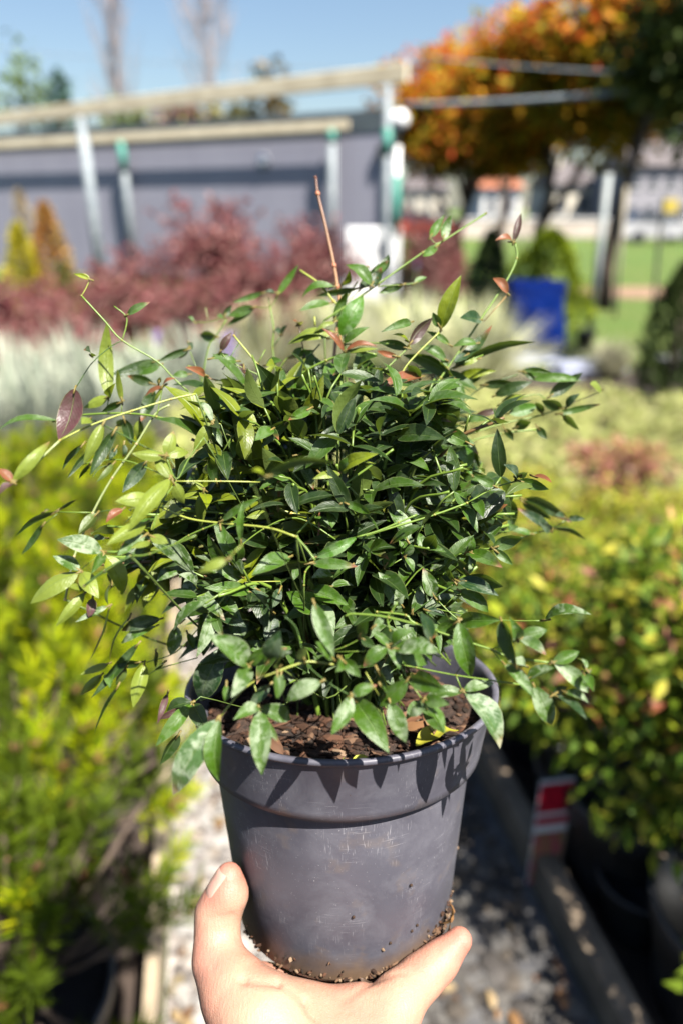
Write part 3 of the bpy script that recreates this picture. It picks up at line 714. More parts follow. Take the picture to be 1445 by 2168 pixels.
def grass(px, py, L, lab, cols, seed, n_=260, spread=.3, wdt=.012, arch=.5, name='grass_clump', cat='grass clump', group=None, z=0, at=None):
    g = PG(px, py, 0) if at is None else V(*at); t = thing(name, (g[0], g[1], 0), lab, cat, group)
    mb = MB(); blades(mb, int(n_*1.5), L, spread, wdt*1.7, cols, seed, arch); mb.build('blades', M['leaf'], t); return t
silver = [(.50,.54,.42),(.66,.70,.55),(.30,.36,.27),(.76,.78,.62)]
for i, (px, py, L, lab) in enumerate(((-20,985,.75,'silvery grass clump cut by the left edge of the picture'), (110,960,.8,'silvery grass clump second from the left edge'),
        (245,945,.8,'silvery grass clump third from the left edge'), (30,880,.8,'silvery grass clump in the back row at the left edge'), (330,880,.8,'silvery grass clump behind the left side of the held plant'),
        (430,850,.8,'silvery grass clump behind the purple flower'), (180,860,.8,'silvery grass clump in the back row, second from the left'))):
    grass(px, py, L, lab, silver, 80+i, 150, .45, .022, .30, group='silvery grass clumps')
cream = [(.92,.90,.56),(.88,.86,.48),(.78,.80,.36),(.95,.93,.66)]
for i, (px, py, L, lab, n_) in enumerate(((560,800,.85,'cream grass clump behind the middle of the held plant',380), (690,790,.9,'cream grass clump directly behind the tall orange shoot',420),
        (880,800,.95,'cream spiky clump left of the blue sack, behind the raised stem',420), (1000,830,1.0,'large cream spiky clump whose blades fan in front of the blue sack',520), (790,740,.8,'cream grass clump in front of the white cabinet',300))):
    grass(px, py, L, lab, cream, 90+i, n_, .4, .016, .25, group='cream spiky clumps')
straw = [(.50,.46,.30),(.58,.54,.38),(.40,.38,.22)]
grass(1290, 800, .5, 'straw coloured grass tuft beside the black pots at the right', straw, 99, 220, .25, .012, .4)
# purple flowers
purp = simple('purple_petal', (.26,.12,.50), (.36,.20,.62), 20, .6)
for i, (px, py, y, lab) in enumerate(((484,728,4.6,'purple flower spike showing through the top left of the held plant'), (331,714,4.9,'small purple flower left of the held plant'),
                     (703,628,5.6,'small purple flower beside the tall orange shoot'), (881,560,6.5,'tiny purple flower in front of the dark red bush'))):
    c = PY(px, py, y); t = thing('purple_flower', (c[0], y, 0), lab, 'flower'); mb = MB(); mb.tube([(0,0,0),(.02,0,c[2]*.6),(0,0,c[2])], .004, 5, (.14,.24,.06,0)); mb.build('stem', M['stem'], t)
    mb = MB(); k_ = [1,.6,.5,.35][i]; rs = np.random.RandomState(i); n_ = 70
    P = np.column_stack([rs.normal(size=n_)*.02*k_, rs.normal(size=n_)*.02*k_, c[2]+rs.uniform(-.08,.07,n_)*k_]); cards(mb, P, rdir(n_)*.035*k_, np.full(n_,.025*k_), rdir(n_), colmix(n_, [(.36,.22,.66),(.46,.30,.75)], .2)); mb.build('petals', M['leaf'], t)

# ------------------------------------------------------------------ left bed: golden dwarf pines in pots
def pine_proto(seed, dark=False):
    t = thing('dwarf_pine', (0,0,0), '', 'pine'); add_pot(t, .15, .22, M['blackpot'] if seed%2 else M['greypot'])
    rs = np.random.RandomState(seed); mb = MB(); mn = MB()
    mb.tube([(0,0,.16),(0,0,.24)], [.02,.014], 7)
    for i in range(90):
        th = rs.uniform(0,6.283); el = rs.uniform(.05,1.0)**.8*1.5; R = rs.uniform(.17,.33)
        tip = V(math.cos(th)*math.cos(el)*R*1.1, math.sin(th)*math.cos(el)*R*1.1, .24+math.sin(el)*R*.95)
        b0 = V(0,0,.22)+(tip-V(0,0,.22))*.12
        mid = (b0+tip)/2-V(0,0,.02); mb.tube([b0, mid, tip], [.006,.005,.003], 5)
        dirn = nrm(nrm(tip-mid)+V(0,0,.5)); shoot = dirn*rs.uniform(.07,.13)
        n_ = 95; u = rs.rand(n_); P = tip+shoot*(u[:,None]-.55)
        q = rs.normal(size=(n_,3)); q -= (q@dirn)[:,None]*dirn; q /= np.linalg.norm(q,axis=1)[:,None]
        a = q*.8+dirn*(.5+u[:,None]*.7); a /= np.linalg.norm(a,axis=1)[:,None]
        inner = rs.rand() < (.92 if dark else .42)  # dark copies get mostly deep green shoots, shadow put into their colour
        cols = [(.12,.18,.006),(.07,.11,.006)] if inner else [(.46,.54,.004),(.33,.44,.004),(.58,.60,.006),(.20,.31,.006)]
        L = rs.uniform(.032,.055,n_); cards(mn, P, a*L[:,None], np.full(n_,.0042), rs.normal(size=(n_,3)), colmix(n_, cols, .2))
        if rs.rand() < .5:      # reddish winter bud
            nb = 8; cards(mn, tip+shoot*.4+rs.normal(size=(nb,3))*.003, rs.normal(size=(nb,3))*.006+dirn*.018, np.full(nb,.008), rs.normal(size=(nb,3)), colmix(nb, [(.42,.16,.09),(.5,.26,.15)], .2))
    mb.build('trunk', M['bark'], t); mn.build('foliage', M['needle'], t); return t
ORD = ['first','second','third','fourth','fifth','sixth','seventh','eighth','ninth','tenth','eleventh','twelfth','thirteenth','fourteenth','fifteenth']
pines = [pine_proto(s) for s in (101,102,103,104)]
shade_tinted_pines = [pine_proto(s, True) for s in (105,106)]; used = set(); k = 0  # same pines coloured darker, standing in for shadow on the nearest rows
for r_, y in enumerate((.86,1.22,1.60,2.0,2.42,2.88,3.36)):
    xlim = -.53*y-.80; c_ = 0; x = xl(y)-.27
    while x > xlim and c_ < 7:
        pl = shade_tinted_pines if r_ < 2 and c_ < 3 and not (r_ == 1 and c_ == 0) else pines
        pr = (id(pl), k%len(pl)); src = pl[k%len(pl)]
        t = src if pr not in used else copy_tree(src); used.add(pr); k += 1
        s_ = rnd.uniform(1.1,1.28)*(1 if r_ < 4 else .86); t.scale = (s_,s_,s_*rnd.uniform(.9,1.1)); t.location = (x+rnd.uniform(-.03,.03), y+rnd.uniform(-.04,.04), .005); t.rotation_euler = (0,0,rnd.uniform(0,6.28))
        tag(t, ('shade-tinted green' if pl is shade_tinted_pines else 'golden green')+' dwarf pine, %s from the path, %s row from the camera' % (ORD[c_], ORD[r_]), 'pine', 'dwarf pines in the left bed'); c_ += 1; x -= .40

# ------------------------------------------------------------------ right bed: leafy shrubs in pots, near rows green with red tips, far rows pale
def bed_proto(seed, cols, wts, size, rx=.27, rz=.2, n_=2100, h0=.34, wid=.45, potr=.15):
    t = thing('potted_shrub', (0,0,0), '', 'shrub'); add_pot(t, potr, .21)
    mb = MB()
    rs = random.Random(seed)
    for i in range(12):
        th = rs.uniform(0,6.28); e = V(math.cos(th)*rx*.7, math.sin(th)*rx*.7, h0+rs.uniform(-.05,.12)); mb.tube([V(0,0,.17), e*V(.4,.4,.8), e], [.004,.003,.0015], 5, (.10,.06,.03,0))
    mb.build('stems', M['stem'], t)
    def tipfn(P, C, rs2, den):
        k_ = (P[:,2] > .1) & (rs2.rand(len(P)) < (.08+.04*den if wid > .35 else .015)); C[k_,:3] = np.array([(.38,.10,.05),(.45,.22,.08),(.40,.16,.12)])[rs2.randint(0,3,k_.sum())]*rs2.uniform(.7,1.1,(k_.sum(),1)); return C
    mb = MB(); crown(mb, (0,0,h0), (rx,rx,rz), n_, size, cols, wts, lobes=10, seed=seed, wid=wid, thin=.12, tipfn=tipfn)
    if wid < .35: blades(mb, 150, h0*1.7, .3, .012, [(.72,.70,.32),(.80,.76,.42),(.55,.60,.20)], seed, .5)
    mb.build('foliage', M['leaf'], t); return t
near = [bed_proto(200+i, [(.07,.14,.006),(.15,.23,.008),(.26,.30,.012),(.40,.36,.03)], [.3,.3,.25,.15], .034, rx=.31, rz=.26, n_=5600, h0=.39, wid=.42) for i in range(4)]
mid_ = [bed_proto(210+i, [(.22,.29,.012),(.36,.40,.02),(.52,.48,.04),(.45,.26,.07)], [.25,.35,.3,.1], .038, rx=.31, rz=.20, n_=3600, h0=.31, wid=.34) for i in range(3)]
far_ = [bed_proto(220+i, [(.50,.54,.16),(.66,.65,.28),(.40,.45,.10),(.62,.54,.26)], [.3,.3,.3,.1], .07, rx=.32, rz=.20, h0=.28, n_=2600, wid=.16) for i in range(3)]
rosy = [bed_proto(230, [(.40,.12,.10),(.50,.20,.14),(.34,.30,.06),(.55,.30,.24)], [.35,.25,.2,.2], .045, rx=.33, rz=.24, n_=2800, h0=.34, wid=.38)]
used = set(); k = 0
ys = [.98,1.36,1.76,2.16,2.58,3.02,3.5,4.0,4.55,5.1]
for r_, y in enumerate(ys):
    x = (xr(y)+.28) if y < 3.3 else xl(y)+.15; c_ = 0; xlim = .53*y+.62
    stp = .42 if y < 4 else .50
    while x < xlim and c_ < 12:
        pool = near if y < 2.4 else (mid_ if y < 3.2 else far_); pool = rosy if (r_, c_) in ((5,4),(6,5)) else pool; pi = (id(pool), k%len(pool)); src = pool[k%len(pool)]
        t = src if pi not in used else copy_tree(src); used.add(pi); k += 1
        s_ = rnd.uniform(.9,1.12) if y < 3.2 else rnd.uniform(.72,1.2); s_ *= 1.12 if y < 2.3 else 1; t.scale = (s_,s_,s_*(1.22 if (y < 1.5 and c_ == 0) else rnd.uniform(.78,1.0))); t.location = (x+rnd.uniform(-.03,.03), y+rnd.uniform(-.04,.04), .005); t.rotation_euler = (0,0,rnd.uniform(0,6.28))
        nm = 'green red-tipped shrub' if pool is near else ('yellow green red-tipped shrub' if pool is mid_ else ('rosy red shrub' if pool is rosy else 'pale wispy shrub'))
        tag(t, '%s, %s from the path, %s row away' % (nm, ORD[c_], ORD[r_]), 'shrub', 'potted shrubs in the right bed'); c_ += 1; x += stp
# empty black pots beside the beam
for px, py, r, h, lab in ((1085,1740,.11,.20,'black pot beside the brown timber, behind the red plant tag'), (1090,1960,.10,.17,'black pot beside the brown timber, nearest the camera')):
    g = PG(px, py, 0); g[0] = max(g[0], xr(g[1])+.20); t = thing('plant_pot', (g[0], g[1], .005), lab, 'pot'); add_pot(t, r, h)
# red and white picture tags stuck in the shrub pots
red = simple('red_print', (.55,.01,.03), (.45,.01,.03), 9, .4); pink = simple('pink_print', (.50,.06,.14), (.24,.20,.05), 34, .4)
def plant_tag(pt, pb_, y, wpx, lab, rz=.15):
    a = PY(*pt, y); b_ = PY(*pb_, y); hh = a[2]-b_[2]; W = wpx/FPX*y/1.0
    t = thing('plant_tag', (b_[0], y, b_[2]), lab, 'plant tag', None, rz)
    mb = MB(); mb.box((0,0,hh/2), (W,.002,hh), None, (1,1,1,0)); mb.build('card', white, t, smooth=False)
    mb = MB(); mb.box((0,-.0022,hh*.84), (W*.94,.002,hh*.26)); mb.build('red_band', red, t, smooth=False)
    mb = MB(); mb.box((0,-.0022,hh*.63), (W*.94,.002,hh*.07)); mb.build('red_line', red, t, smooth=False)
    mb = MB(); mb.box((0,-.0022,hh*.27), (W*.94,.002,hh*.50)); mb.build('picture', pink, t, smooth=False)
    mb = MB(); mb.tube([(0,.004,-.12),(0,.004,.02)], .003, 6); mb.build('spike', white, t)
plant_tag((1135,1650),(1145,1870),1.30,100,'red and white plant tag with a pink flower picture in the near right pots')
plant_tag((1215,1440),(1222,1530),1.8,50,'faded pink and white plant tag among the right shrubs', -.2)

# ------------------------------------------------------------------ the held pot
PC = CC(0, -.098, .415); PAX = -nrm(RV*.0137-UV_+FV*.195)         # rim centre, axis up out of the pot
PX_ = nrm(RV-PAX*np.dot(RV, PAX)); PYY = np.cross(PAX, PX_)
PM = Matrix(((PX_[0],PYY[0],PAX[0],PC[0]),(PX_[1],PYY[1],PAX[1],PC[1]),(PX_[2],PYY[2],PAX[2],PC[2]),(0,0,0,1)))
PR = np.column_stack([PX_, PYY, PAX])
def W2P(p): return (np.asarray(p)-PC)@PR
def P2W(p): return PC+np.asarray(p)@PR.T
hero = thing('potted_nandina', (0,0,0), 'leafy green nandina shrub in a dark grey plastic pot held up on an open hand', 'potted plant'); hero.matrix_world = PM
mb = MB()
prof = [(.001,-.1461),(.050,-.1461),(.058,-.1475),(.0630,-.1455),(.0646,-.1425),(.0692,-.095),(.0745,-.043),(.0749,-.0382),(.0792,-.0380),(.0806,-.0372),(.0812,-.033),(.0868,-.0045),(.0872,-.0036),(.0893,-.0032),(.0900,-.0020),(.0899,-.0006),(.0888,0),(.0868,-.0004),(.0858,-.0022),(.0845,-.006),(.0765,-.034),(.0722,-.045),(.0620,-.138),(.001,-.140)]
mb.lathe(prof, 160); mb.build('pot', M['pot'], hero)
# potting soil with bark, crumbs and a few fallen leaves
SZ = -.020
rs = np.random.RandomState(3); mb = MB(); v = [(0,0,SZ)]; nr_, na = 26, 90
K = rs.normal(size=(8,2))*60; PH = rs.rand(8)*6
def sh(x, y): return SZ+.0016*sum(math.sin(x*K[i][0]+y*K[i][1]+PH[i]) for i in range(8))/1.6-.006*((x*x+y*y)/.0064)+.004
for i in range(1, nr_+1):
    for j in range(na):
        r = .0815*i/nr_; a = 2*math.pi*j/na; x, y = r*math.cos(a), r*math.sin(a); v.append((x,y,sh(x,y)+rs.normal()*.0006))
f = [(0,1+j,1+(j+1)%na) for j in range(na)]+[(1+(i-1)*na+j,1+i*na+j,1+i*na+(j+1)%na,1+(i-1)*na+(j+1)%na) for i in range(1,nr_) for j in range(na)]
mb.add(v, f); so = mb.build('soil', M['soil'], hero)
mb = MB(); cc = [(.05,.024,.014),(.09,.042,.024),(.03,.015,.01),(.15,.085,.05),(.018,.012,.009),(.24,.16,.10)]
for i in range(1500):
    r = .080*math.sqrt(rs.rand()); a = rs.uniform(0,6.283); x, y = r*math.cos(a), r*math.sin(a); c = cc[rs.choice(6, p=[.26,.2,.24,.1,.15,.05])]
    sz = rs.uniform(.0008,.0035)*V(rs.uniform(.6,2.4), rs.uniform(.4,1), rs.uniform(.3,.6)); R_ = np.array(Matrix.Rotation(rs.uniform(0,6.28),3,'Z')@Matrix.Rotation(rs.uniform(-.7,.7),3,'X'))
    mb.add((ico[0]*(1+.5*(rs.rand(len(ico[0]),1)-.5))*sz)@R_.T+V(x,y,sh(x,y)+.001), ico[1], (*c,0))
tag(mb.build('bark_crumbs', M['chips'], hero, smooth=False), kind='stuff')
mb = MB()
for (x, y, th, L, W_, c, z_) in ((.038,-.052,.4,.026,.012,(.42,.40,.04),.006),(.050,-.046,2.6,.024,.011,(.30,.15,.07),.006),(.036,-.062,.2,.020,.010,(.36,.22,.14),.004),(.050,-.040,1.6,.018,.010,(.22,.10,.05),.006),
         (.004,-.068,.1,.012,.009,(.45,.47,.06),.006),(-.052,-.050,.6,.018,.009,(.30,.20,.12),.003),(-.03,-.055,2.2,.02,.007,(.16,.08,.05),.003),(.05,-.03,4.6,.02,.01,(.34,.2,.1),.006),(.045,-.02,3.6,.02,.009,(.20,.09,.05),.006)):
    b_ = V(x, y, sh(x,y)+z_); leaf(mb, b_, b_+V(math.cos(th)*L, math.sin(th)*L, rs.uniform(-.002,.004)), W_, V(rs.uniform(-.5,.5),-.4,1), (*c,0), .35, .15, rs.uniform(-.6,.6), wave=.06)
mb.build('fallen_leaves', M['leaf'], hero)
# small sprout by the rim
mb = MB(); b0 = V(.001,-.070,sh(.001,-.07)); mb.tube([b0, b0+V(0,0,.006)], .0006, 5, (.2,.3,.05,0)); 
for dx, dz, L in ((.006,.006,.009),(-.006,.004,.008),(.0,.009,.008)):
    leaf(mb, b0+V(0,0,.004), b0+V(dx,-.001,.004+dz), .005, V(0,-1,.3), (.34,.40,.05,0), .2, .1)
mb.build('sprout', M['leaf'], hero)
# dirt stuck to the lower right of the pot
mb = MB()
def on_pot(a, z): 
    r = np.interp(z, [-.1475,-.1425,-.095,-.043], [.062,.0646,.0700,.0765]); return V(r*math.cos(a), r*math.sin(a), z)
for i in range(520):
    if rs.rand() < .84: a = -math.pi/2+rs.normal(.72,.24); z = -.1425+abs(rs.normal(0,.0040))*(.3+2.2*max(0, (a+math.pi/2)/1.3)**2)
    else: a = -math.pi/2+rs.uniform(-1.1,1.1); z = -.1440+abs(rs.normal(0,.005))
    a = min(a, .1); p = on_pot(a, min(z,-.105)); sz = rs.uniform(.0004,.0016)*V(rs.uniform(.7,1.8),rs.uniform(.5,1),rs.uniform(.5,1)); c = cc[rs.choice(6, p=[.15,.2,.15,.2,.1,.2])]
    R_ = np.array(Matrix.Rotation(rs.uniform(0,6.28),3,'Z')@Matrix.Rotation(rs.uniform(-1,1),3,'X'))
    mb.add((ico[0]*(1+.5*(rs.rand(len(ico[0]),1)-.5))*sz)@R_.T+p*V(1.004,1.004,1), ico[1], (*c,0))
for a, z in ((-1.05,-.088),(-.95,-.118),(-1.5,-.1),(-.8,-.128),(-1.2,-.122),(-1.0,-.12)):
    p = on_pot(a, z); mb.add(ico[0]*.0009+p, ico[1], (.05,.03,.02,0))
tag(mb.build('dirt_crumbs', M['chips'], hero, smooth=False), kind='stuff')
mb = MB()
for a, z, dx, dz, c in ((-.72,-.136,.012,.010,(.16,.08,.05)),(-1.33,-.146,.013,.006,(.08,.05,.04)),(-.85,-.140,.010,.006,(.20,.12,.08)),(-1.36,-.145,-.006,.007,(.13,.08,.06)),(-.62,-.130,.006,.012,(.34,.17,.07))):
    p = on_pot(a, z)*1.01; o_ = nrm(V(p[0],p[1],0)); leaf(mb, p, p+V(-o_[1],o_[0],0)*dx+V(0,0,dz)+o_*.003, .007, o_, (*c,0), .5, .25, .8, wave=.1)
mb.build('dry_leaf_scraps', M['leaf'], hero)

# ------------------------------------------------------------------ hand: one smooth surface from blended tapering segments
def RC(x, y, d, r): return (CC((x-CXP)/FPX*d, (CYP-y)/FPX*d, d), r)
HS = []     # round cones in world space: p1, r1, p2, r2
def chain(*pts):
    q = [RC(*p) for p in pts]
    for a, b_ in zip(q, q[1:]): HS.append((a[0], a[1], b_[0], b_[1]))
def solo(x, y, d, r): q = RC(x, y, d, r); HS.append((q[0], q[1], q[0]+V(0,0,1e-4), q[1]))
mmp = .385/FPX            # metres per photo pixel near the hand
# thumb: metacarpal, proximal and distal bones
chain((520,2175,.352,.0150),(490,2088,.368,.0134),(461,2032,.378,.0112),(459,1972,.385,.0090),(462,1932,.388,.0100),(481,1888,.388,.0082),(485,1852,.386,.0060))
solo(489,1896,.384,.0068)
# thenar mound and palm
chain((505,2110,.362,.0165),(560,2170,.350,.0200),(620,2260,.338,.0210))
chain((560,2140,.362,.0150),(640,2160,.360,.0150),(760,2160,.362,.0140),(830,2150,.366,.0120))
chain((640,2240,.345,.0190),(760,2240,.348,.0180))
chain((478,2062,.386,.0095),(560,2102,.393,.0125),(680,2124,.396,.0140),(800,2104,.393,.0120),(868,2066,.388,.0095))
# little finger along the right side, tip up beside the pot
chain((800,2210,.350,.0150),(846,2112,.368,.0106),(892,2070,.378,.0090),(930,2035,.384,.0080),(972,1990,.388,.0066))
# fingers that carry the pot from below, running away from the viewer under it
for (x0, y0, d0), (x1, y1, d1), (x2, y2, d2), (x3, y3, d3), r in (
      ((600,2190,.366),(590,2172,.405),(575,2105,.45),(560,2055,.483),.0100),
      ((680,2190,.368),(690,2178,.415),(695,2110,.462),(695,2050,.500),.0102),
      ((770,2180,.368),(800,2166,.412),(825,2105,.452),(840,2050,.485),.0095)):
    chain((x0,y0,d0,r*1.25),(x1,y1,d1,r),(x2,y2,d2,r*.9),(x3,y3,d3,r*.75))
# wrist and forearm, down and back towards the holder
chain((650,2300,.340,.0260),(700,2420,.325,.0255),(760,2700,.300,.0280),(860,3300,.270,.0350))
chain((740,2300,.340,.0240),(770,2420,.325,.0250))
P1 = np.array([h[0] for h in HS]); R1 = np.array([h[1] for h in HS]); P2 = np.array([h[2] for h in HS]); R2 = np.array([h[3] for h in HS])
def sdf(p, k=.0050):
    acc = np.zeros(len(p))
    for a, ra, b_, rb in zip(P1, R1, P2, R2):
        ab = b_-a; t = np.clip(((p-a)@ab)/(ab@ab+1e-12), 0, 1)
        d = np.linalg.norm(p-a-t[:,None]*ab, axis=1)-(ra+(rb-ra)*t); acc += np.exp(np.clip(-d/k*1.6, -60, 60))
    d = -np.log(acc)*k/1.6
    # keep clear of the pot: the flesh gives way to it
    q = (p-PC)@PR; rr = np.hypot(q[:,0], q[:,1]); wall = np.interp(q[:,2], [-.1475,-.1425,-.095,-.043,-.0378,0], [.0625,.0648,.0702,.0767,.0812,.09])
    dp = np.maximum(rr-wall, np.maximum(-.1472-q[:,2], q[:,2]))
    return np.maximum(d, -(dp-.0003))
def surface_nets(lo, hi, h):
    n_ = np.ceil((hi-lo)/h).astype(int)+1; g = [lo[i]+h*np.arange(n_[i]) for i in range(3)]
    X = np.stack(np.meshgrid(*g, indexing='ij'), -1).reshape(-1,3); F = np.full(len(X), 1.0)
    for s_ in range(0, len(X), 400000):
        F[s_:s_+400000] = sdf(X[s_:s_+400000])
    F = F.reshape(n_); ins = F < 0
    c = [ins[i:n_[0]-1+i, j:n_[1]-1+j, k:n_[2]-1+k] for i in (0,1) for j in (0,1) for k in (0,1)]
    sm = sum(x.astype(int) for x in c); act = (sm > 0) & (sm < 8); ids = np.full(act.shape, -1); ids[act] = np.arange(act.sum())
    vc = lo+h*(np.argwhere(act)+.5); quads = []
    for ax in range(3):
        sl0 = [slice(None)]*3; sl1 = [slice(None)]*3; sl0[ax] = slice(0,-1); sl1[ax] = slice(1,None)
        a = ins[tuple(sl0)]; b_ = ins[tuple(sl1)]; e = np.argwhere(a != b_); u, w_ = [(1,2),(2,0),(0,1)][ax]
        ok = (e[:,u] > 0) & (e[:,w_] > 0) & (e[:,u] < n_[u]-1) & (e[:,w_] < n_[w_]-1); e = e[ok]
        def cell(du, dw):
            q = e.copy(); q[:,u] += du; q[:,w_] += dw; return ids[q[:,0], q[:,1], q[:,2]]
        Q = np.column_stack([cell(-1,-1), cell(0,-1), cell(0,0), cell(-1,0)]); fl = ~a[tuple(e.T)]; Q[fl] = Q[fl][:, ::-1]; quads.append(Q)
    return vc, np.vstack(quads)
lo = np.minimum((P1-R1[:,None]).min(0), (P2-R2[:,None]).min(0))-.006; hi = np.maximum((P1+R1[:,None]).max(0), (P2+R2[:,None]).max(0))+.006
lo = np.maximum(lo, EYE+V(-.2,-.02,-.40))
hv, hf = surface_nets(lo, hi, .0019)
for it in range(6):
    d = sdf(hv); e = 4e-4; g = np.stack([(sdf(hv+V(*np.eye(3)[i])*e)-d)/e for i in range(3)], 1)
    hv = hv-g*(d/np.maximum((g**2).sum(1), .3))[:,None]*.8
# wrinkles at the joints and palm creases, cut slightly into the surface
def crease(a, b_, depth, wdt):
    global hv
    a = RC(*a, .01)[0]; b_ = RC(*b_, .01)[0]; ab = b_-a; t = np.clip(((hv-a)@ab)/(ab@ab), 0, 1); q = hv-a-t[:,None]*ab
    vd = nrm((a+b_)/2-EYE); q = q-(q@vd)[:,None]*vd; dd = np.linalg.norm(q, axis=1); near_ = np.abs((hv-(a+b_)/2)@vd) < .02
    k = np.exp(-(dd/wdt)**2)*near_; e = 4e-4; dl = sdf(hv); g = np.stack([(sdf(hv+V(*np.eye(3)[i])*e)-dl)/e for i in range(3)], 1); g /= np.linalg.norm(g,axis=1)[:,None]+1e-9
    hv = hv-g*(k*depth*1.5)[:,None]
for a, b_, dp, wd_ in (((490,2090,.362),(515,2075,.362),.0010,.0016),((515,2075,.362),(590,2082,.362),.0011,.0017),((590,2082,.362),(645,2120,.36),.0011,.0017),((645,2120,.36),(668,2170,.355),.0010,.0017),
        ((780,2080,.366),(840,2060,.37),.0007,.0013),((725,2120,.36),(790,2075,.366),.0006,.0013),((440,2080,.378),(452,2050,.37),.0005,.0012),
        ((440,1945,.38),(492,1938,.38),.0006,.0013),((855,2060,.37),(885,2100,.37),.0007,.0013),((925,2005,.38),(948,2040,.38),.0006,.0012),((470,2095,.365),(446,2140,.365),.0006,.0014)):
    crease(a, b_, dp, wd_)
# colour: pinker towards the fingertips and over the joints
hc = np.tile(V(.43,.26,.175,0), (len(hv),1))
for (x, y, d, r, s_) in ((486,1850,.386,.014,.8),(972,1990,.388,.013,1.0),(461,1930,.388,.010,.35),(452,2035,.37,.012,.35),(700,2105,.366,.02,.5),(930,2035,.384,.008,.3)):
    p = RC(x, y, d, 0)[0]; k = np.exp(-(np.linalg.norm(hv-p,axis=1)/r)**2)*s_; hc[:,:3] = hc[:,:3]*(1-k[:,None])+V(.38,.14,.10)*k[:,None]
mb = MB(); mb.add(hv, hf.tolist(), hc)
person = thing('person', CC(0,-.25,.36), 'bare left hand of a person, palm up, thumb on the side of the pot', 'person')
hand = mb.build('hand', M['skin'], person); hand.matrix_parent_inverse = Matrix.Translation(person.location).inverted()
# thumb nail, seated on the back of the thumb (towards the upper left)
nc = RC(468,1853,.3838,.0)[0]; tipd = nrm(RC(486,1835,.386,0)[0]-RC(466,1893,.388,0)[0]); outd = nrm(-RV*.86-FV*.46+UV_*.10); outd = nrm(outd-tipd*np.dot(outd,tipd)); sdn = np.cross(tipd, outd)
ctr = RC(483,1868,.386,0)[0]
vv = []; nn_ = 11
for i in range(nn_):
    for j in range(nn_):
        u = -1+2*i/(nn_-1); x = -1+2*j/(nn_-1); wd_ = .0056*(1-.18*max(0,u)**2-.30*max(0,-u)**4); ang = x*.95
        p = ctr+tipd*(u*.0072)+sdn*math.sin(ang)*wd_*1.05+outd*math.cos(ang)*.0078
        for _ in range(12):
            dd = sdf(p[None])[0]; p = p+outd*(-dd+.00035-.0004*(abs(x)>.95 or u<-.95))*.7
        vv.append(p)
mb = MB(); mb.add(vv, [(i*nn_+j, i*nn_+j+1, (i+1)*nn_+j+1, (i+1)*nn_+j) for i in range(nn_-1) for j in range(nn_-1)])
nl = mb.build('fingernail', M['nail'], person); nl.matrix_parent_inverse = Matrix.Translation(person.location).inverted()

# ------------------------------------------------------------------ the nandina: stems traced from what the photograph shows, then the dense interior
REG = {'A':(0,560,3.6125),'B':(400,560,3.6125),'C':(800,440,2.89),'D':(0,940,3.6125),'E':(400,940,3.6125),'F':(800,900,3.211),'G':(160,1280,3.284),'H':(560,1280,3.284),'I':(880,1250,3.6125)}
LC = {'g':(.056,.128,.004,.20),'d':(.018,.044,.003,.08),'y':(.23,.28,.005,.03),'v':(.062,.130,.014,.85),'p':(.085,.022,.035,.05),'r':(.26,.075,.035,.0),'b':(.010,.036,.009,.32),'o':(.060,.165,.006,.35),'t':(.07,.14,.04,1.0)}  # d kind: green darkened for leaves that lie in shade
SC = {'g':(.15,.24,.03),'d':(.06,.12,.025),'y':(.32,.36,.06),'r':(.36,.20,.07),'o':(.42,.17,.07),'k':(.07,.035,.03),'w':(.34,.40,.16),'R':(.40,.20,.09)}
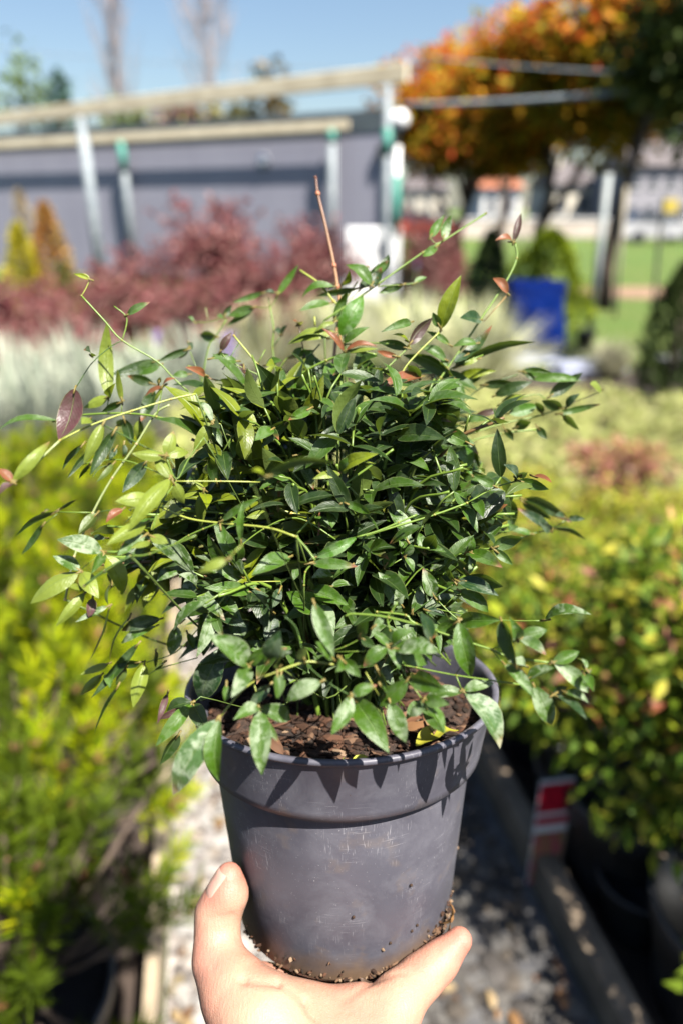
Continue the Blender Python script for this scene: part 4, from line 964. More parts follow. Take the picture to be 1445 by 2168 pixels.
SPR = r"""
A .405
s g 14 625,240 800,430 935,580 1200,740 1330,870 1440,970
s y 8 570,75 650,75 685,110 660,180 625,240
s g 10 935,580 965,480 965,395 875,320
s d 8 935,580 840,635 700,760 580,945
l 690,115 565,72 36 y; 975,385 1150,288 55 g; 575,950 450,1345 150 p; 700,700 640,655 85 b
A .365
s g 19 460,1195 600,1155 810,1140 1000,1140 1200,1165 1360,1220 1500,1300
s g 10 815,1140 830,1020
s g 9 930,1130 935,1050
s g 10 1200,1165 1220,1060 1245,940
l 440,1195 -25,1285 55 g; 480,1190 620,1155 45 g; 830,1015 822,430 128 y; 825,1015 640,1095 75 y; 835,1010 885,905 55 y; 935,1050 900,800 50 y; 930,1050 778,1130 60 d; 1245,935 1110,1010 42 r; 1250,930 1350,872 36 r; 1240,945 1175,1070 28 y; 1215,915 1225,860 30 y
A .350
s y 15 460,1345 640,1255 800,1190 1010,1120 1310,1030 1500,990
s w 17 105,1662 225,1567 460,1345
l 100,1657 385,1352 80 y; 100,1662 -20,1560 62 r; 105,1667 -10,1765 60 p; 690,1180 625,1220 60 y; 790,1220 640,1520 95 y; 880,1270 690,1612 85 d
A .385
s d 13 690,1180 850,1255 1110,1395 1300,1480
l 950,1180 1010,1380 130 d; 1070,1190 1055,1345 110 y; 900,1230 950,1180 40 b; 1180,960 1080,1200 110 d
A .430
l 1200,740 850,840 105 d; 1230,765 1020,830 90 g; 1175,915 975,850 72 d; 1440,650 1210,740 62 d; 1440,640 1370,720 40 g; 1445,840 1320,850 60 g
s d 10 1445,640 1380,650
B .425
s y 20 850,45 1000,150 1105,280 1180,340
s y 13 1290,130 1170,300
l 1110,170 860,260 80 g; 1280,185 970,245 52 d; 1085,295 845,355 66 g; 1110,430 1215,205 88 g; 1155,545 1330,235 155 o; 1390,160 1195,5 115 g; 1310,185 1445,-5 90 d; 1170,155 1225,45 70 y; 1350,20 1220,30 70 y; 1390,160 1470,20 90 d
s r 6 1390,160 1310,190 1240,260
B .400
l 1115,520 757,610 118 y; 1095,565 757,612 52 d; 1115,440 955,522 48 y; 1185,665 1010,485 52 r; 1180,600 1378,478 62 g
s r 10 1155,550 1185,665
s g 11 1560,610 1375,600 1180,612
s g 20 240,1230 525,1035 680,950 900,810 1050,735 1190,680 1300,670 1430,690
s y 12 60,1420 240,1230
l 1200,655 1440,630 50 r; 1200,665 1445,645 50 y; 1290,800 1440,700 100 g; 1250,840 1440,870 60 d
B .440
s R 30 970,-670 985,-540 1045,-290 1110,10 1135,170 1150,330 1120,600 1085,1000 1080,1400
s k 12 970,-672 962,-670 952,-668
B .445
s g 13 690,1100 680,905 640,640 650,500 620,325
s g 8 500,325 620,325 680,240
s d 8 640,640 705,540
s g 9 610,260 620,325
l 675,235 838,0 58 g; 575,215 335,290 46 g; 660,215 580,215 60 b; 500,325 295,395 75 g; 500,330 290,468 56 g; 705,535 652,498 50 b; 710,530 757,465 42 b
B .440
s g 12 80,1010 150,640 200,560 290,420
s g 7 0,440 50,440 160,440 270,400
s w 7 150,440 130,330
l 215,555 85,540 92 d; 270,410 215,395 60 g; 40,440 -10,400 60 g; 0,600 30,660 60 b; 270,400 330,310 50 d
B .400
s g 11 245,665 310,740 500,830 670,915
s y 16 345,545 525,765 600,870
s k 7 345,545 350,505
s g 8 525,765 585,650
s d 9 260,800 390,590
l 245,660 327,520 62 p; 420,820 375,772 52 p; 420,780 425,830 40 p; 440,940 175,680 75 g; 440,945 372,1030 100 y; 170,720 310,690 45 g; 370,740 240,740 60 g
s r 11 125,860 210,885
s g 12 210,885 400,900 590,950
l 125,850 -30,785 48 r; 130,845 -15,770 30 y
B .410
s k 11 840,470 885,700 910,860
s y 11 910,860 930,1060 940,1390
s g 17 910,860 1020,1050 1130,1190 1310,1300 1440,1380
l 845,460 795,430 32 r; 840,460 880,440 26 y; 800,700 870,630 60 g; 780,710 960,655 50 g; 590,770 720,735 55 g; 890,980 800,1130 60 g; 1110,755 1025,930 80 g; 1180,830 1020,1030 110 d; 1060,950 960,700 100 b
s y 17 960,400 965,470
s d 12 700,1100 760,900 1000,610
s g 9 650,890 730,740 790,690
B .330
l 180,1205 55,1050 62 v; 180,1210 35,1428 105 y; 185,1225 258,1395 66 v
s y 9 180,1205 245,1220
B .355
l 760,1195 555,1400 100 d; 930,1100 760,1190 70 g; 640,1260 500,1350 80 g
C .420
s g 13 655,35 400,200 270,275 0,465 -180,590 -330,690
s g 6 395,210 345,215 315,185
s g 8 0,480 150,470 222,462
l 315,180 405,40 46 g; 395,190 445,45 56 v; 360,235 268,296 42 g; 150,470 0,522 52 g; 220,465 295,425 50 g; 0,420 65,285 60 d; -20,400 60,320 50 g
C .380
s y 12 383,750 240,890 150,1000 60,1200
s g 10 190,850 115,920 0,1035 -60,1100
l 383,740 505,412 112 y; 190,835 332,672 78 p; 185,820 85,775 36 y; 180,860 0,820 62 d; 115,910 -10,875 42 r; 375,730 330,640 60 g; 265,1033 -10,1120 84 r; 250,1040 180,960 60 d; 200,700 15,760 45 g
C .395
s g 15 835,215 845,310 780,450 620,690 520,840 380,1040 260,1210 150,1440
s r 6 790,530 645,695
s g 10 430,1000 470,970 640,900
l 825,210 870,33 42 p; 820,210 713,200 66 r; 790,525 698,430 80 r; 625,685 497,675 72 b; 470,970 695,718 70 d; 480,975 962,820 75 d; 462,1045 150,900 98 d; 435,840 292,755 46 g; 410,930 250,850 72 g; 600,830 455,850 55 g; 520,1190 360,1060 88 v; 540,900 460,950 50 b; 610,925 480,970 50 y; 420,980 380,920 60 g
C .430
s g 12 480,1500 560,1430 760,1380 980,1355
s g 11 430,1440 540,1390 760,1320 970,1275 1120,1225
s d 8 400,1300 490,1220 630,1100 850,1020
s k 6 1365,1125 1205,1185 1120,1225
s g 8 780,1190 960,1140 1020,1170
l 870,1000 1078,1015 55 g; 945,1050 1242,1058 60 g; 1045,1155 1247,1008 84 d; 640,1085 832,1070 58 d; 710,1150 942,1063 74 d; 745,1205 892,1150 64 y; 795,1258 978,1210 78 o; 1365,1110 1293,1078 64 y; 1100,1260 1362,1200 42 g; 1125,1270 1228,1362 62 d; 1150,1220 1232,1138 48 b; 1000,1260 960,1190 62 d; 970,1340 1030,1417 74 d; 770,1350 825,1425 74 d; 835,1345 932,1310 48 g; 515,1320 667,1300 48 g; 590,1275 767,1238 46 p; 530,1075 642,1010 62 d; 470,1040 722,998 62 y; 1120,1230 1000,1180 60 d; 900,1010 960,1060 70 d; 700,1300 760,1260 40 r
C .370
l 150,1420 392,1278 74 o; 330,1260 110,1400 70 g; 560,1445 330,1330 100 g
D .385
s w 18 500,1190 570,860 710,530 860,260 1045,0 1190,-230 1300,-300
s g 11 710,525 445,520
s d 7 440,535 340,615
s d 8 720,525 940,490
s g 7 610,970 780,830
l 430,520 118,712 52 d; 445,505 590,422 46 d; 335,615 163,850 56 d; 340,520 380,500 30 g; 940,500 812,605 84 r; 745,530 600,692 92 d; 810,720 700,720 45 b
D .345
l 785,820 437,730 122 v; 610,965 405,858 92 v; 600,985 233,1222 122 y; 625,980 757,1182 92 y; 650,1140 430,1392 84 y; 640,1100 530,1095 50 y; 710,1180 680,1335 92 p; 800,850 935,1155 130 y; 830,1240 578,1362 52 v; 800,840 700,990 60 g
D .265
s d 22 645,1085 800,970 1000,855
s g 16 1000,855 1150,840 1500,700
D .340
s g 10 1270,90 1350,270 1440,120 1560,-50
s g 12 1350,285 1220,480 1170,660
s y 11 1350,285 1690,285 1990,292
l 1300,265 975,678 122 y; 1180,425 882,440 104 y; 1260,90 1008,70 94 y; 1310,255 1178,95 92 y; 1330,300 1412,458 82 y; 1270,85 1330,-100 110 y; 1270,85 1445,60 90 y; 1120,600 818,772 104 y; 1110,700 898,858 82 v; 1150,700 1290,760 70 y; 1150,740 1000,800 60 y
D .375
l 1100,870 928,985 118 o; 1440,900 1200,1050 155 v; 1440,890 1185,938 105 v; 1120,135 938,372 112 b; 890,30 835,122 46 b; 950,0 935,103 46 b; 640,0 478,203 42 d; 740,20 518,262 52 d; 830,160 708,258 46 d; 870,150 738,292 42 d; 700,140 603,268 62 d; 1180,870 1300,1150 140 y; 1080,960 1200,1080 110 d; 930,950 940,1150 90 d; 860,1060 830,1230 60 d
s g 10 600,165 750,130 960,125 1190,210 1400,300
E .300
s y 20 -200,490 0,570 240,605 600,640 820,710
s g 18 820,710 900,800 965,890
s g 15 -100,760 0,700 110,650 230,605
l 250,590 560,400 60 g; 400,740 420,430 66 g; 240,620 260,760 90 g
E .335
s g 20 825,690 1000,500 1150,340 1440,130 1560,40
s g 12 240,960 300,890 410,770 570,650 750,570 900,590 1120,730
s g 10 1160,345 1165,215
l 1160,220 945,268 62 y; 1165,200 1445,75 84 y; 1165,215 1275,90 80 g; 1190,190 1422,150 62 y; 1155,350 1242,308 74 g; 1140,455 943,460 74 g; 1110,450 1092,642 155 g; 1190,450 1382,532 52 g; 1000,220 1120,320 90 g
E .260
l 580,250 1130,145 105 d; 580,245 480,200 60 y
s d 10 580,250 500,330
l 290,885 68,985 145 y
s y 11 290,885 410,770
E .355
l 870,165 952,350 150 v; 820,85 1018,42 62 g; 745,215 528,362 62 g; 770,190 653,312 52 g; 120,350 45,290 72 y; 115,360 80,572 72 y; 215,300 168,105 72 d; 780,400 852,502 84 v; 620,535 438,562 72 y; 680,490 640,100 30 r
s y 24 685,495 780,530 910,550
s y 10 0,285 300,285 560,290
s o 20 990,400 1000,560 985,780
s g 12 930,600 985,790
E .325
l 970,865 1290,708 98 o; 945,915 1288,937 84 g; 930,910 480,1010 104 d; 770,865 478,1005 112 g
s g 14 880,1080 890,980 940,915
s g 16 1280,712 1445,665 1600,600 1740,540
E .350
l 400,1020 200,960 130 v; 470,1130 118,1100 104 g; 640,1280 470,1120 155 b; 1010,1255 745,1130 155 g; 950,1240 1108,1470 125 v; 1090,990 937,1027 84 v; 1240,930 1078,1050 150 g; 1090,1090 1258,1085 78 v; 930,1120 1218,1232 130 g; 910,1110 925,1035 56 g; 830,930 800,1045 104 g; 90,1290 290,1200 120 v; 250,1320 440,1400 150 b; 60,1100 -80,1000 110 v; 700,1110 640,1250 110 b; 300,1200 180,1300 90 v; 520,1110 430,1060 80 v; 1070,640 960,560 60 g
s y 9 430,1055 700,1050
s g 9 280,1310 420,1250 560,1240
F .345
s g 16 600,530 380,610 0,725 -100,760
s g 12 600,530 790,425 940,380
l 785,415 648,345 72 g; 950,378 1158,438 74 g; 940,370 850,268 64 b; 950,350 1012,322 56 b; 1050,345 1180,392 44 r; 1040,405 860,482 80 d
F .400
s g 9 500,430 620,435 850,490 980,500
s d 9 760,830 880,800 1040,740 1160,710 1290,635
l 700,490 668,692 130 d; 870,490 905,705 130 d; 980,500 1318,662 94 d; 980,520 1172,640 74 d; 620,428 368,412 94 d; 485,345 258,440 94 d; 690,640 875,738 104 d; 1180,700 1412,782 62 d; 1285,635 1405,637 44 b; 1265,625 1198,612 44 b; 1170,710 938,562 64 b; 1040,740 898,715 44 g; 1170,720 1090,660 70 b
l 480,90 640,290 130 o; 500,80 680,200 70 g; 620,130 690,300 60 d; 630,340 590,300 80 o; 450,290 520,245 50 b; 320,280 440,270 40 g
F .365
s g 8 0,1000 175,900
s g 8 305,960 305,860
s g 11 780,835 600,865 310,960 150,1130 0,1230
l 200,788 45,540 165 v; 180,890 140,760 78 g; 185,890 235,788 64 v; 305,860 272,730 82 v; 300,865 208,800 56 g; 310,860 385,750 100 d; 320,860 460,865 52 v; 180,900 240,1000 130 v; 40,960 0,760 92 v; 45,960 125,850 92 g; 595,860 645,760 90 v; 620,865 842,968 78 g; 780,835 982,762 92 g; 785,845 912,952 60 g; 640,880 655,960 100 d; 600,1000 540,910 80 d
s d 10 150,1330 500,1090 560,1050
s g 8 450,1230 545,1130
l 540,1060 818,1162 104 b; 565,1055 848,1098 92 d; 555,1130 747,1272 104 g; 520,1070 430,940 110 d; 378,1165 300,972 132 v; 157,1222 0,1000 145 v; 380,1165 412,1208 62 g; 232,1260 285,1085 104 v; 230,1265 200,1100 80 d; 330,1260 460,1300 90 b; 100,1210 180,1150 80 v
s g 9 60,1310 130,1220 300,1080
F .360
s g 8 410,1200 480,1270 545,1325
s g 7 400,1250 490,1270 830,1325 1120,1330
l 555,1325 832,1325 100 g; 1130,1325 1447,1288 78 v
I .322
s g 17 -300,165 -80,190 0,255 415,400 580,455 720,510 1040,555
s g 13 -100,570 0,590 310,650 800,720
s g 9 580,450 765,380
s g 8 590,465 670,565 760,660
s g 10 300,640 350,770
s d 7 300,640 380,540
l 325,240 420,668 170 g; 320,235 120,370 115 g; 650,235 775,605 140 d; 770,370 712,203 78 v; 790,365 1000,300 118 g; 795,370 992,492 84 v; 1045,550 1248,465 110 g; 1055,560 1317,782 104 v; 835,578 698,545 64 v; 675,565 910,828 88 v; 900,730 1037,1030 128 v; 845,680 1062,592 122 v; 1300,605 1225,518 74 v; 1280,640 1357,773 58 g; 1300,640 1337,600 50 v; 1045,800 1155,735 104 b; 1140,780 1318,860 94 v; 1060,805 1303,987 74 b; 350,775 58,830 100 v; 360,765 592,712 84 v; 365,780 640,1210 172 t; -10,650 212,752 98 g; 50,850 252,872 68 g; 60,870 212,1092 114 g; 45,855 -80,990 90 g
s k 6 600,700 640,760 635,850 620,950
H .305
s g 9 880,300 940,420 1000,530 1100,670
s g 12 870,180 850,90 880,50 920,-20
s g 17 560,80 620,65 860,90 1200,180
l 855,290 738,185 92 v; 852,292 683,432 104 g; 860,305 935,455 78 v; 880,275 1032,182 84 g; 900,305 1100,240 74 v; 920,310 1218,335 112 v; 930,330 1122,418 125 g; 990,525 800,708 128 g; 1005,515 1242,585 84 g; 1100,665 1002,782 88 v; 1108,660 1278,692 72 g; 1112,690 1250,895 110 g; 870,680 980,962 120 v; 1150,250 1080,55 165 b; 670,230 770,300 80 d; 660,220 720,110 90 g; 760,150 830,80 90 v
s g 8 480,320 560,290 660,240
s g 7 480,330 740,322
H .290
s d 9 600,635 440,540 290,400 225,170 140,80
s y 15 0,500 140,445 280,400 370,400 500,420
s y 9 700,470 790,630
l 600,638 463,907 122 v; 610,640 862,1032 172 g; 395,535 152,672 122 v; 90,480 95,655 102 g; 605,630 780,560 92 v; 480,380 358,258 112 g; 525,375 492,467 72 g; 530,378 665,505 92 g; 345,-10 485,362 118 v; 780,450 850,590 130 d; 800,560 840,640 60 g; 280,390 260,300 66 d; 100,440 190,330 90 v; 30,400 160,300 110 g; 30,380 110,180 140 b
G .300
s y 13 1000,790 1130,630 1250,530 1445,450
s y 8 1285,710 1240,540
s y 8 1210,430 1220,500 1250,530
l 1280,715 1098,800 104 v; 1290,712 1495,800 110 v; 1285,730 1295,1187 155 v; 1300,790 1420,970 50 g; 985,800 682,1325 168 t; 1005,800 1000,1230 138 g; 1200,420 918,205 155 v; 1210,430 1083,648 104 v; 1210,415 1352,280 88 g; 1430,480 1395,652 92 g; 1350,560 1210,700 80 b; 1050,560 1040,680 100 g
G .370
l 1010,320 873,670 175 b; 1100,60 1185,292 155 v; 885,50 890,358 124 b; 700,150 662,352 144 v; 590,100 318,182 104 b; 560,150 318,272 52 v; 740,120 900,-10 84 v; 780,200 820,310 80 g; 1370,60 1330,280 120 b; 620,400 550,450 60 d; 980,400 1000,430 60 g
s g 9 500,400 700,330 870,150
s g 9 480,500 600,440 850,370
l 480,410 402,718 122 y; 450,400 278,432 90 d; 440,270 108,652 82 d; 300,560 130,905 60 d; 240,20 88,405 62 d; 380,80 238,392 62 d; 230,410 33,487 62 y; 180,490 30,635 62 y; 560,330 560,440 80 d; 350,440 280,560 90 d; 240,480 240,580 70 g
G .335
s d 8 870,640 810,690
l 808,690 557,987 108 g; 810,680 638,742 84 d; 780,720 570,800 60 p; 820,695 930,890 94 d; 720,900 588,1115 84 d; 640,620 570,830 50 p
"""
def sunward(view, p, mode):
    tc_ = -nrm(p-EYE)
    if mode == 'lit': n_ = tc_*.55+SUN*1.0
    elif mode == 'dark': n_ = tc_-SUN*np.dot(tc_, SUN)*1.05+V(0,0,.12)
    else: n_ = tc_+SUN*.1
    return nrm(n_+nr.normal(size=3)*.30)
rootP = lambda: P2W(V(nr.normal()*.012, nr.normal()*.012, SZ-.003))
def smooth_pts(pts, k=4):
    pts = np.asarray(pts, float)
    if len(pts) < 3: return pts
    out = []; ext = np.vstack([2*pts[0]-pts[1], pts, 2*pts[-1]-pts[-2]])
    for i in range(1, len(ext)-2):
        p0, p1, p2, p3 = ext[i-1:i+3]
        for j in range(k):
            t = j/k; out.append(.5*((2*p1)+(-p0+p2)*t+(2*p0-5*p1+4*p2-p3)*t*t+(-p0+3*p1-3*p2+p3)*t**3))
    out.append(pts[-1]); return np.array(out)
INV = PM.inverted(); INVn = np.array(INV)
def to_local(mb):
    for i, v in enumerate(mb.v): mb.v[i] = v@INVn[:3,:3].T+INVn[:3,3]
handpts = []; nspray = 0
def flush(smb, lmb):
    global nspray
    if not smb.n and not lmb.n: return
    if not smb.n:
        smb.tube([rootP(), rootP()+PAX*.02], .0006, 5, (.06,.12,.025,0))
    to_local(smb); so_ = smb.build('stem', M['stem'], hero)
    if lmb.n: to_local(lmb); lmb.build('leaves', M['hero'], so_)
    nspray += 1
smb = lmb = None
for line in SPR.strip().split('\n'):
    tk = line.split()
    if tk[0] in REG:
        if smb is not None: flush(smb, lmb)
        ox, oy, sc_ = REG[tk[0]]; D0 = float(tk[1]); smb = MB(); lmb = MB(); first = True
        gx, gy = rnd.uniform(-.03,.03)/100, rnd.uniform(-.02,.02)/100
        P_ = lambda x, y, dz=0: PD(ox+x/sc_, oy+y/sc_, D0+gx*(ox+x/sc_-700)*.3+dz)
    elif tk[0] == 's':
        pts = [tuple(float(a) for a in t.split(',')) for t in tk[3:]]
        wv = [P_(*p, .001) for p in pts]; r = float(tk[2])/sc_/2*D0/FPX*.92
        c = SC[tk[1]]; sp_ = smooth_pts(wv); rr = np.linspace(r*1.0, r*1.0, len(sp_))
        cs_ = (*c, 0)
        if tk[1] == 'R': k_ = np.linspace(0,1,len(sp_))[:,None]*2.2; k_ = np.clip(k_,0,1); cs_ = np.column_stack([V(.10,.025,.02)*(1-k_)+V(*c)*k_, np.zeros(len(sp_))]); rr = np.linspace(r*.75, r*1.1, len(sp_))
        smb.tube(sp_, rr, 8, cs_)
        for i in range(len(wv)):          # swollen nodes
            if 0 < i < len(wv)-1 or i == 0:
                d_ = nrm(wv[min(i+1,len(wv)-1)]-wv[max(i-1,0)]); p = wv[i]
                if rnd.random() < .7: smb.tube([p-d_*r*1.3, p-d_*r*.4, p+d_*r*.4, p+d_*r*1.3], [r*.9, r*1.4, r*1.4, r*.9], 8, (c[0]*1.15+.05, c[1]*.8+.02, c[2], 0))
        if first:                        # carry the main stem back down to the roots
            first = False
            ends = sorted((wv[0], wv[-1]), key=lambda p: np.linalg.norm(P2W(V(0,0,.03))-p)); e0 = ends[0]; root = rootP()
            midp = root*.35+e0*.65+PAX*-.008+FV*.02; midq = root*.75+e0*.25+PAX*.018+FV*.015
            smb.tube(smooth_pts([root, midq, midp, e0], 5), np.linspace(r*1.25, r*1.0, 16), 7, (.10,.15,.03,0))
    elif tk[0] == 'l':
        for it in line[2:].split(';'):
            a, b_, w_, k_ = it.split(); ax_, ay_ = map(float, a.split(',')); bx_, by_ = map(float, b_.split(','))
            p0 = P_(ax_, ay_); tipdz = rnd.uniform(-.012,.007); p1 = P_(bx_, by_, tipdz); wd_ = float(w_)/sc_*D0/FPX
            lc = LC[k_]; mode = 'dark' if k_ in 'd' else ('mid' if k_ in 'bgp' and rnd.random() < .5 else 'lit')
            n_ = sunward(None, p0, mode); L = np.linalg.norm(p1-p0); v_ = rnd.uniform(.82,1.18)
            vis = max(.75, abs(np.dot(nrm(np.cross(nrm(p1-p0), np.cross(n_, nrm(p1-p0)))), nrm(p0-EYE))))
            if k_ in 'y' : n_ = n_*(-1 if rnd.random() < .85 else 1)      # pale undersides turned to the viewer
            wr = min(wd_/vis*1.03, L*.52)
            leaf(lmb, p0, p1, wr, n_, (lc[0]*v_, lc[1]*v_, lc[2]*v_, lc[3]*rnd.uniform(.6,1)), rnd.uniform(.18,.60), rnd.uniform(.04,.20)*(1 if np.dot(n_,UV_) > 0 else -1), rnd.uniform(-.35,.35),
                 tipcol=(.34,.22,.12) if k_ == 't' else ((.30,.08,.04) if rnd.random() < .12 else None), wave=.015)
            # petiole
            lmb.tube([p0-nrm(p1-p0)*.002, p0+nrm(p1-p0)*.003], [.0006,.0005], 5, (.30,.22,.06,0))
            handpts.append(to_px((p0+p1)/2))
flush(smb, lmb)

# dense interior behind the traced leaves: canes with three-part compound leaves
OUT = [(180,1150),(190,1010),(280,900),(345,800),(480,785),(560,760),(640,735),(760,735),(860,745),(960,790),(1090,815),(1180,850),(1150,890),(1010,930),(960,965),(1110,1020),(1120,1090),(1060,1130),(1050,1180),(1000,1230),(1010,1290),(1000,1330),(930,1400),(800,1480),(640,1490),(470,1470),(400,1430),(310,1430),(230,1400),(215,1330),(225,1250)]
def inside(x, y, poly):
    c = False; j = len(poly)-1
    for i in range(len(poly)):
        if (poly[i][1] > y) != (poly[j][1] > y) and x < (poly[j][0]-poly[i][0])*(y-poly[i][1])/(poly[j][1]-poly[i][1])+poly[i][0]: c = not c
        j = i
    return c
CEN = V(0, .0, .095)    # centre of the bush in the pot's own frame
def compound(lmb, smb, p, dirn, size, pal, lit):
    """one leaf stalk ending in three leaflets, with a pair half way"""
    side = nrm(np.cross(dirn, V(0,0,1))+nr.normal(size=3)*.15)
    q = p+dirn*size*rnd.uniform(.5,.9)+V(0,0,-.003); smb.tube([p, (p+q)/2+V(0,0,.002), q], [.0007,.0006,.0005], 5, (.13,.20,.03,0))
    spots = [(q, dirn*1.0+V(0,0,-.35), 1.0), (q, dirn*.45+side*.9+V(0,0,-.2), .8), (q, dirn*.45-side*.9+V(0,0,-.2), .8)]
    if rnd.random() < .6: m_ = (p+q)/2; spots += [(m_, dirn*.4+side+V(0,0,-.2), .7), (m_, dirn*.4-side+V(0,0,-.2), .7)]
    for b_, d_, s_ in spots:
        if rnd.random() < .08: continue
        d_ = nrm(d_+nr.normal(size=3)*.3); L = size*s_*rnd.uniform(.8,1.2); t_ = b_+d_*L
        tx, ty, tf = to_px(t_); bx, by, bf = to_px(b_)
        if not inside(tx, ty, OUT) or tf < (.325 if ty < 1350 else .300): continue
        if (W2P(t_)[2] < .004 and np.hypot(*W2P(t_)[:2]) < .093): continue
        k_ = pal[rnd.randrange(len(pal))]; lc = LC[k_]; v_ = rnd.uniform(.40,.95)  # fill leaves tinted darker, painting the shade inside the bush
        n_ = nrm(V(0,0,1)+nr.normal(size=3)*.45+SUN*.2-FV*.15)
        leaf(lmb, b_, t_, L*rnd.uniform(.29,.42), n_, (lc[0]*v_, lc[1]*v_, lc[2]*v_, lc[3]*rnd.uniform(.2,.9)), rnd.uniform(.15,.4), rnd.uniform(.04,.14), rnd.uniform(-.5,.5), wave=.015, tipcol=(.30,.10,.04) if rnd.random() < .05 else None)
for ci in range(88):
    smb = MB(); lmb = MB()
    th = ci*2.39996+rnd.uniform(-.2,.2); el = (rnd.uniform(0.02, 1.0)**.7*1.35) if ci < 72 else rnd.uniform(-.1,.25); R_ = V(.142,.095,.108)
    d_ = V(math.cos(th)*math.cos(el), math.sin(th)*math.cos(el), math.sin(el))
    root = V(math.cos(th)*.020*rnd.random(), math.sin(th)*.020*rnd.random(), SZ-.003)
    endp = V(0,0,.062)+d_*R_*rnd.uniform(.8,1.12)
    if d_[1] < -.3: endp[1] *= .75
    pts = [root, root*.7+endp*V(.25,.25,.35)+V(0,0,.01), endp*V(.62,.62,.78)+V(0,0,.012), endp]
    pw = smooth_pts([P2W(p) for p in pts], 5)
    while len(pw) > 8 and not inside(*to_px(pw[-1])[:2], OUT): pw = pw[:-1]
    r0 = rnd.uniform(.0011,.0017)
    smb.tube(pw, np.linspace(r0, r0*.5, len(pw)), 7, (*(SC['g'] if rnd.random() < .85 else (.16,.09,.035)), 0))
    for k_ in range(rnd.randint(6,9)):
        u = rnd.uniform(.34,1.0); i = int(u*(len(pw)-2)); p = pw[i]
        out = nrm(p-P2W(V(0,0,.03)));  d2 = nrm(out*.8+nr.normal(size=3)*.55+V(0,0,.15))
        x_, y_, f_ = to_px(p); low = y_ > 1230
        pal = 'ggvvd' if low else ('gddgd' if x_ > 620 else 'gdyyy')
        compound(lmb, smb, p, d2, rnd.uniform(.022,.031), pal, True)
    flush(smb, lmb)
print('sprays', nspray, 'objects', len(bpy.data.objects))
# keep the scene's up-to-date transforms
bpy.context.view_layer.update()

# ------------------------------------------------------------------ the rest of the person who holds the pot and takes the picture
def rc_field(segs, k):
    A_ = np.array([s[0] for s in segs], float); ra = np.array([s[1] for s in segs]); B_ = np.array([s[2] for s in segs], float); rb = np.array([s[3] for s in segs])
    def f(p):
        acc = np.zeros(len(p))
        for a, r1, b_, r2 in zip(A_, ra, B_, rb):
            ab = b_-a; t = np.clip(((p-a)@ab)/(ab@ab+1e-12), 0, 1); d = np.linalg.norm(p-a-t[:,None]*ab, axis=1)-(r1+(r2-r1)*t); acc += np.exp(np.clip(-d/k*1.6, -60, 60))
        return -np.log(acc)*k/1.6
    return f, np.minimum((A_-ra[:,None]).min(0), (B_-rb[:,None]).min(0)), np.maximum((A_+ra[:,None]).max(0), (B_+rb[:,None]).max(0))
def nets(segs, k, h, cut=None):
    global sdf
    keep = sdf; f, lo_, hi_ = rc_field(segs, k); sdf = (lambda p: np.maximum(f(p), cut(p))) if cut else f
    v, q = surface_nets(lo_-.02, hi_+.02, h)
    for it in range(3):
        d = sdf(v); e = 1e-3; g = np.stack([(sdf(v+V(*np.eye(3)[i])*e)-d)/e for i in range(3)], 1); v = v-g*(d/np.maximum((g**2).sum(1), .3))[:,None]*.7
    sdf = keep; return v, q
def seg(a, ra, b_, rb): return (V(*a), ra, V(*b_), rb)
WR = CC((760-CXP)/FPX*.300, (CYP-2700)/FPX*.300, .300)
EL = (-.145, -.03, 1.08); SL = (-.185, -.27, 1.44); SR = (.185, -.27, 1.44); ER = (.27, -.20, 1.20); HR = (.085, -.135, 1.555)
torso = [seg((-.085,-.28,1.36),.12,(.085,-.28,1.36),.12), seg((-.07,-.28,1.18),.115,(.07,-.28,1.18),.115), seg((-.075,-.28,.99),.12,(.075,-.28,.99),.12), seg((-.17,-.28,1.435),.055,(.17,-.28,1.435),.055)]
legs = [s_ for sg in (-1,1) for s_ in (seg((sg*.09,-.28,.92),.095,(sg*.11,-.27,.50),.062), seg((sg*.11,-.27,.50),.060,(sg*.12,-.30,.10),.040))]
feet = [seg((sg*.12,-.30,.05),.042,(sg*.13,-.10,.035),.036) for sg in (-1,1)]
head = [seg((0,-.28,1.45),.055,(0,-.27,1.56),.052), seg((0,-.255,1.665),.085,(0,-.285,1.69),.092), seg((0,-.215,1.60),.045,(0,-.20,1.575),.036), seg((0,-.172,1.655),.012,(0,-.158,1.635),.012),
        seg((-.092,-.27,1.66),.012,(-.093,-.27,1.63),.009), seg((.092,-.27,1.66),.012,(.093,-.27,1.63),.009), seg((-.03,-.178,1.592),.008,(.03,-.178,1.592),.008)]
farm = [seg(tuple(WR),.028,EL,.040), seg(EL,.042,SL,.050), seg(SR,.050,ER,.042), seg(ER,.040,tuple(V(*HR)+V(.03,-.02,-.06)),.027), seg(tuple(V(*HR)+V(.03,-.02,-.06)),.026,HR,.028)]
fing = [seg((.083,-.135,1.57+.0),.014,(.055,-.088,1.57),.008), seg((.088,-.135,1.555),.013,(.052,-.085,1.552),.008), seg((.085,-.135,1.54),.012,(.05,-.085,1.535),.008), seg((.08,-.14,1.53),.011,(.045,-.09,1.52),.007), seg((.07,-.15,1.56),.012,(.045,-.165,1.575),.009)]
bv, bf = nets(torso+legs+feet+head+farm+fing, .012, .0095)
mb = MB(); mb.add(hv, hf.tolist(), hc); mb.add(bv, bf.tolist(), (.42,.255,.185,0))
bpy.data.objects.remove(hand, do_unlink=True)
body = mb.build('body', M['skin'], person); body.matrix_parent_inverse = Matrix.Translation(person.location).inverted()
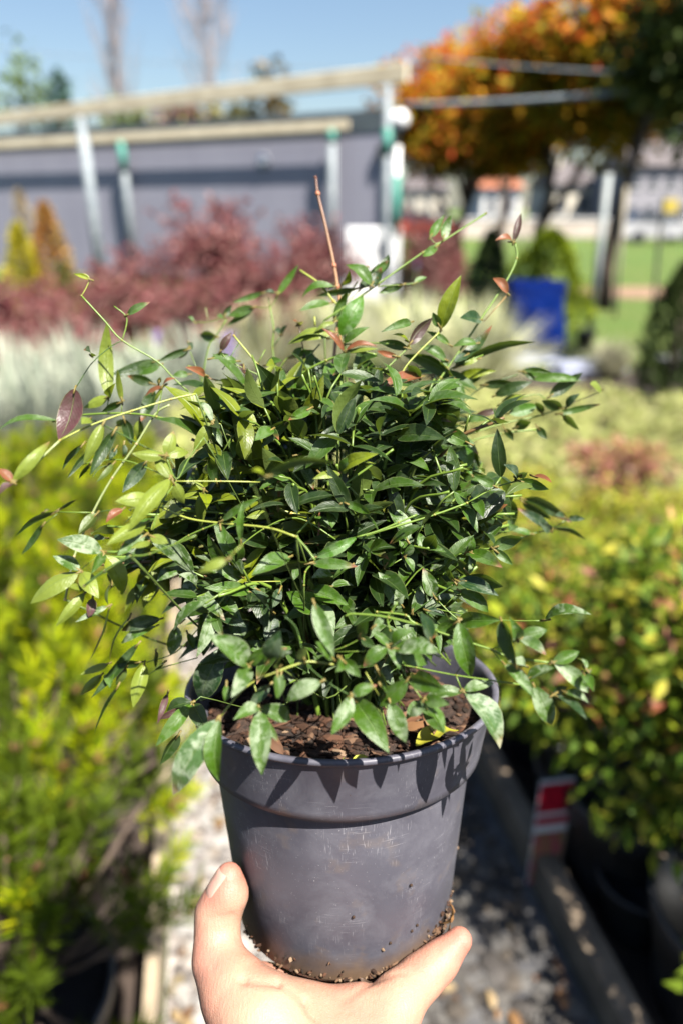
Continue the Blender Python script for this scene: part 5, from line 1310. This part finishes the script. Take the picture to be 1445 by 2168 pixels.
def wear(name, segs, k, grow, m_, h=.011, cut=None):
    v, q = nets([(s[0], s[1]+grow, s[2], s[3]+grow) for s in segs], k, h, cut); mb = MB(); mb.add(v, q.tolist()); o_ = mb.build(name, m_, person)
    o_.matrix_parent_inverse = Matrix.Translation(person.location).inverted(); return o_
navy = simple('navy_cloth', (.018,.022,.035), (.030,.034,.05), 30, .9, bs=.3, bd=.004)
denim = simple('dark_denim', (.02,.03,.06), (.035,.05,.09), 40, .9, bs=.2, bd=.003)
cuff = V(*WR)*.8+V(*EL)*.2
wear('jacket', torso+[seg(tuple(cuff),.034,EL,.040), seg(EL,.042,SL,.052), seg(SR,.052,ER,.042), seg(ER,.040,tuple(V(*ER)*.35+V(*HR)*.65+V(.02,-.01,-.04)),.032), seg((0,-.28,1.47),.055,(0,-.275,1.50),.052)], .02, .013, navy)
wear('trousers', [torso[2]]+legs, .015, .012, denim)
for f_ in feet: wear('shoe', [f_, (f_[0]+V(0,0,.03), .036, f_[0]+V(0,.02,.05), .034)], .01, .012, M['blackpot'], .009)
wear('hair', [seg((0,-.275,1.70),.092,(0,-.31,1.68),.092), seg((0,-.32,1.60),.06,(0,-.31,1.66),.08)], .02, .008, simple('dark_hair', (.03,.02,.012), (.06,.04,.025), 90, .5, bs=.5, bd=.003), .009)
person['label'] = 'person holding the pot on an open left hand, palm up, thumb against its side'
# the camera the person looks through
cm = thing('photo_camera', (0,-.09,1.555), 'black photo camera held to the eye of the person behind the view', 'camera')
mb = MB(); mb.box((0,0,0), (.125,.055,.085), None, (1,1,1,0), .010); mb.build('camera_body', M['blackpot'], cm, smooth=False)
mb = lathe_dir(V(0,.026,.0), V(0,math.cos(PITCH),-math.sin(PITCH)), [(.001,0),(.034,0),(.036,.01),(.036,.022),(.032,.024),(.001,.022)], 32); mb.build('lens', M['blackpot'], cm)
bpy.context.view_layer.update()
print('objects', len(bpy.data.objects))

# drop first-of-kind builds that found no place in the rows
gone = []
for o in list(bpy.data.objects):
    if o.parent is None and o.type == 'EMPTY' and not o.get('label'): gone += list(o.children_recursive)+[o]
for o in gone: bpy.data.objects.remove(o, do_unlink=True)
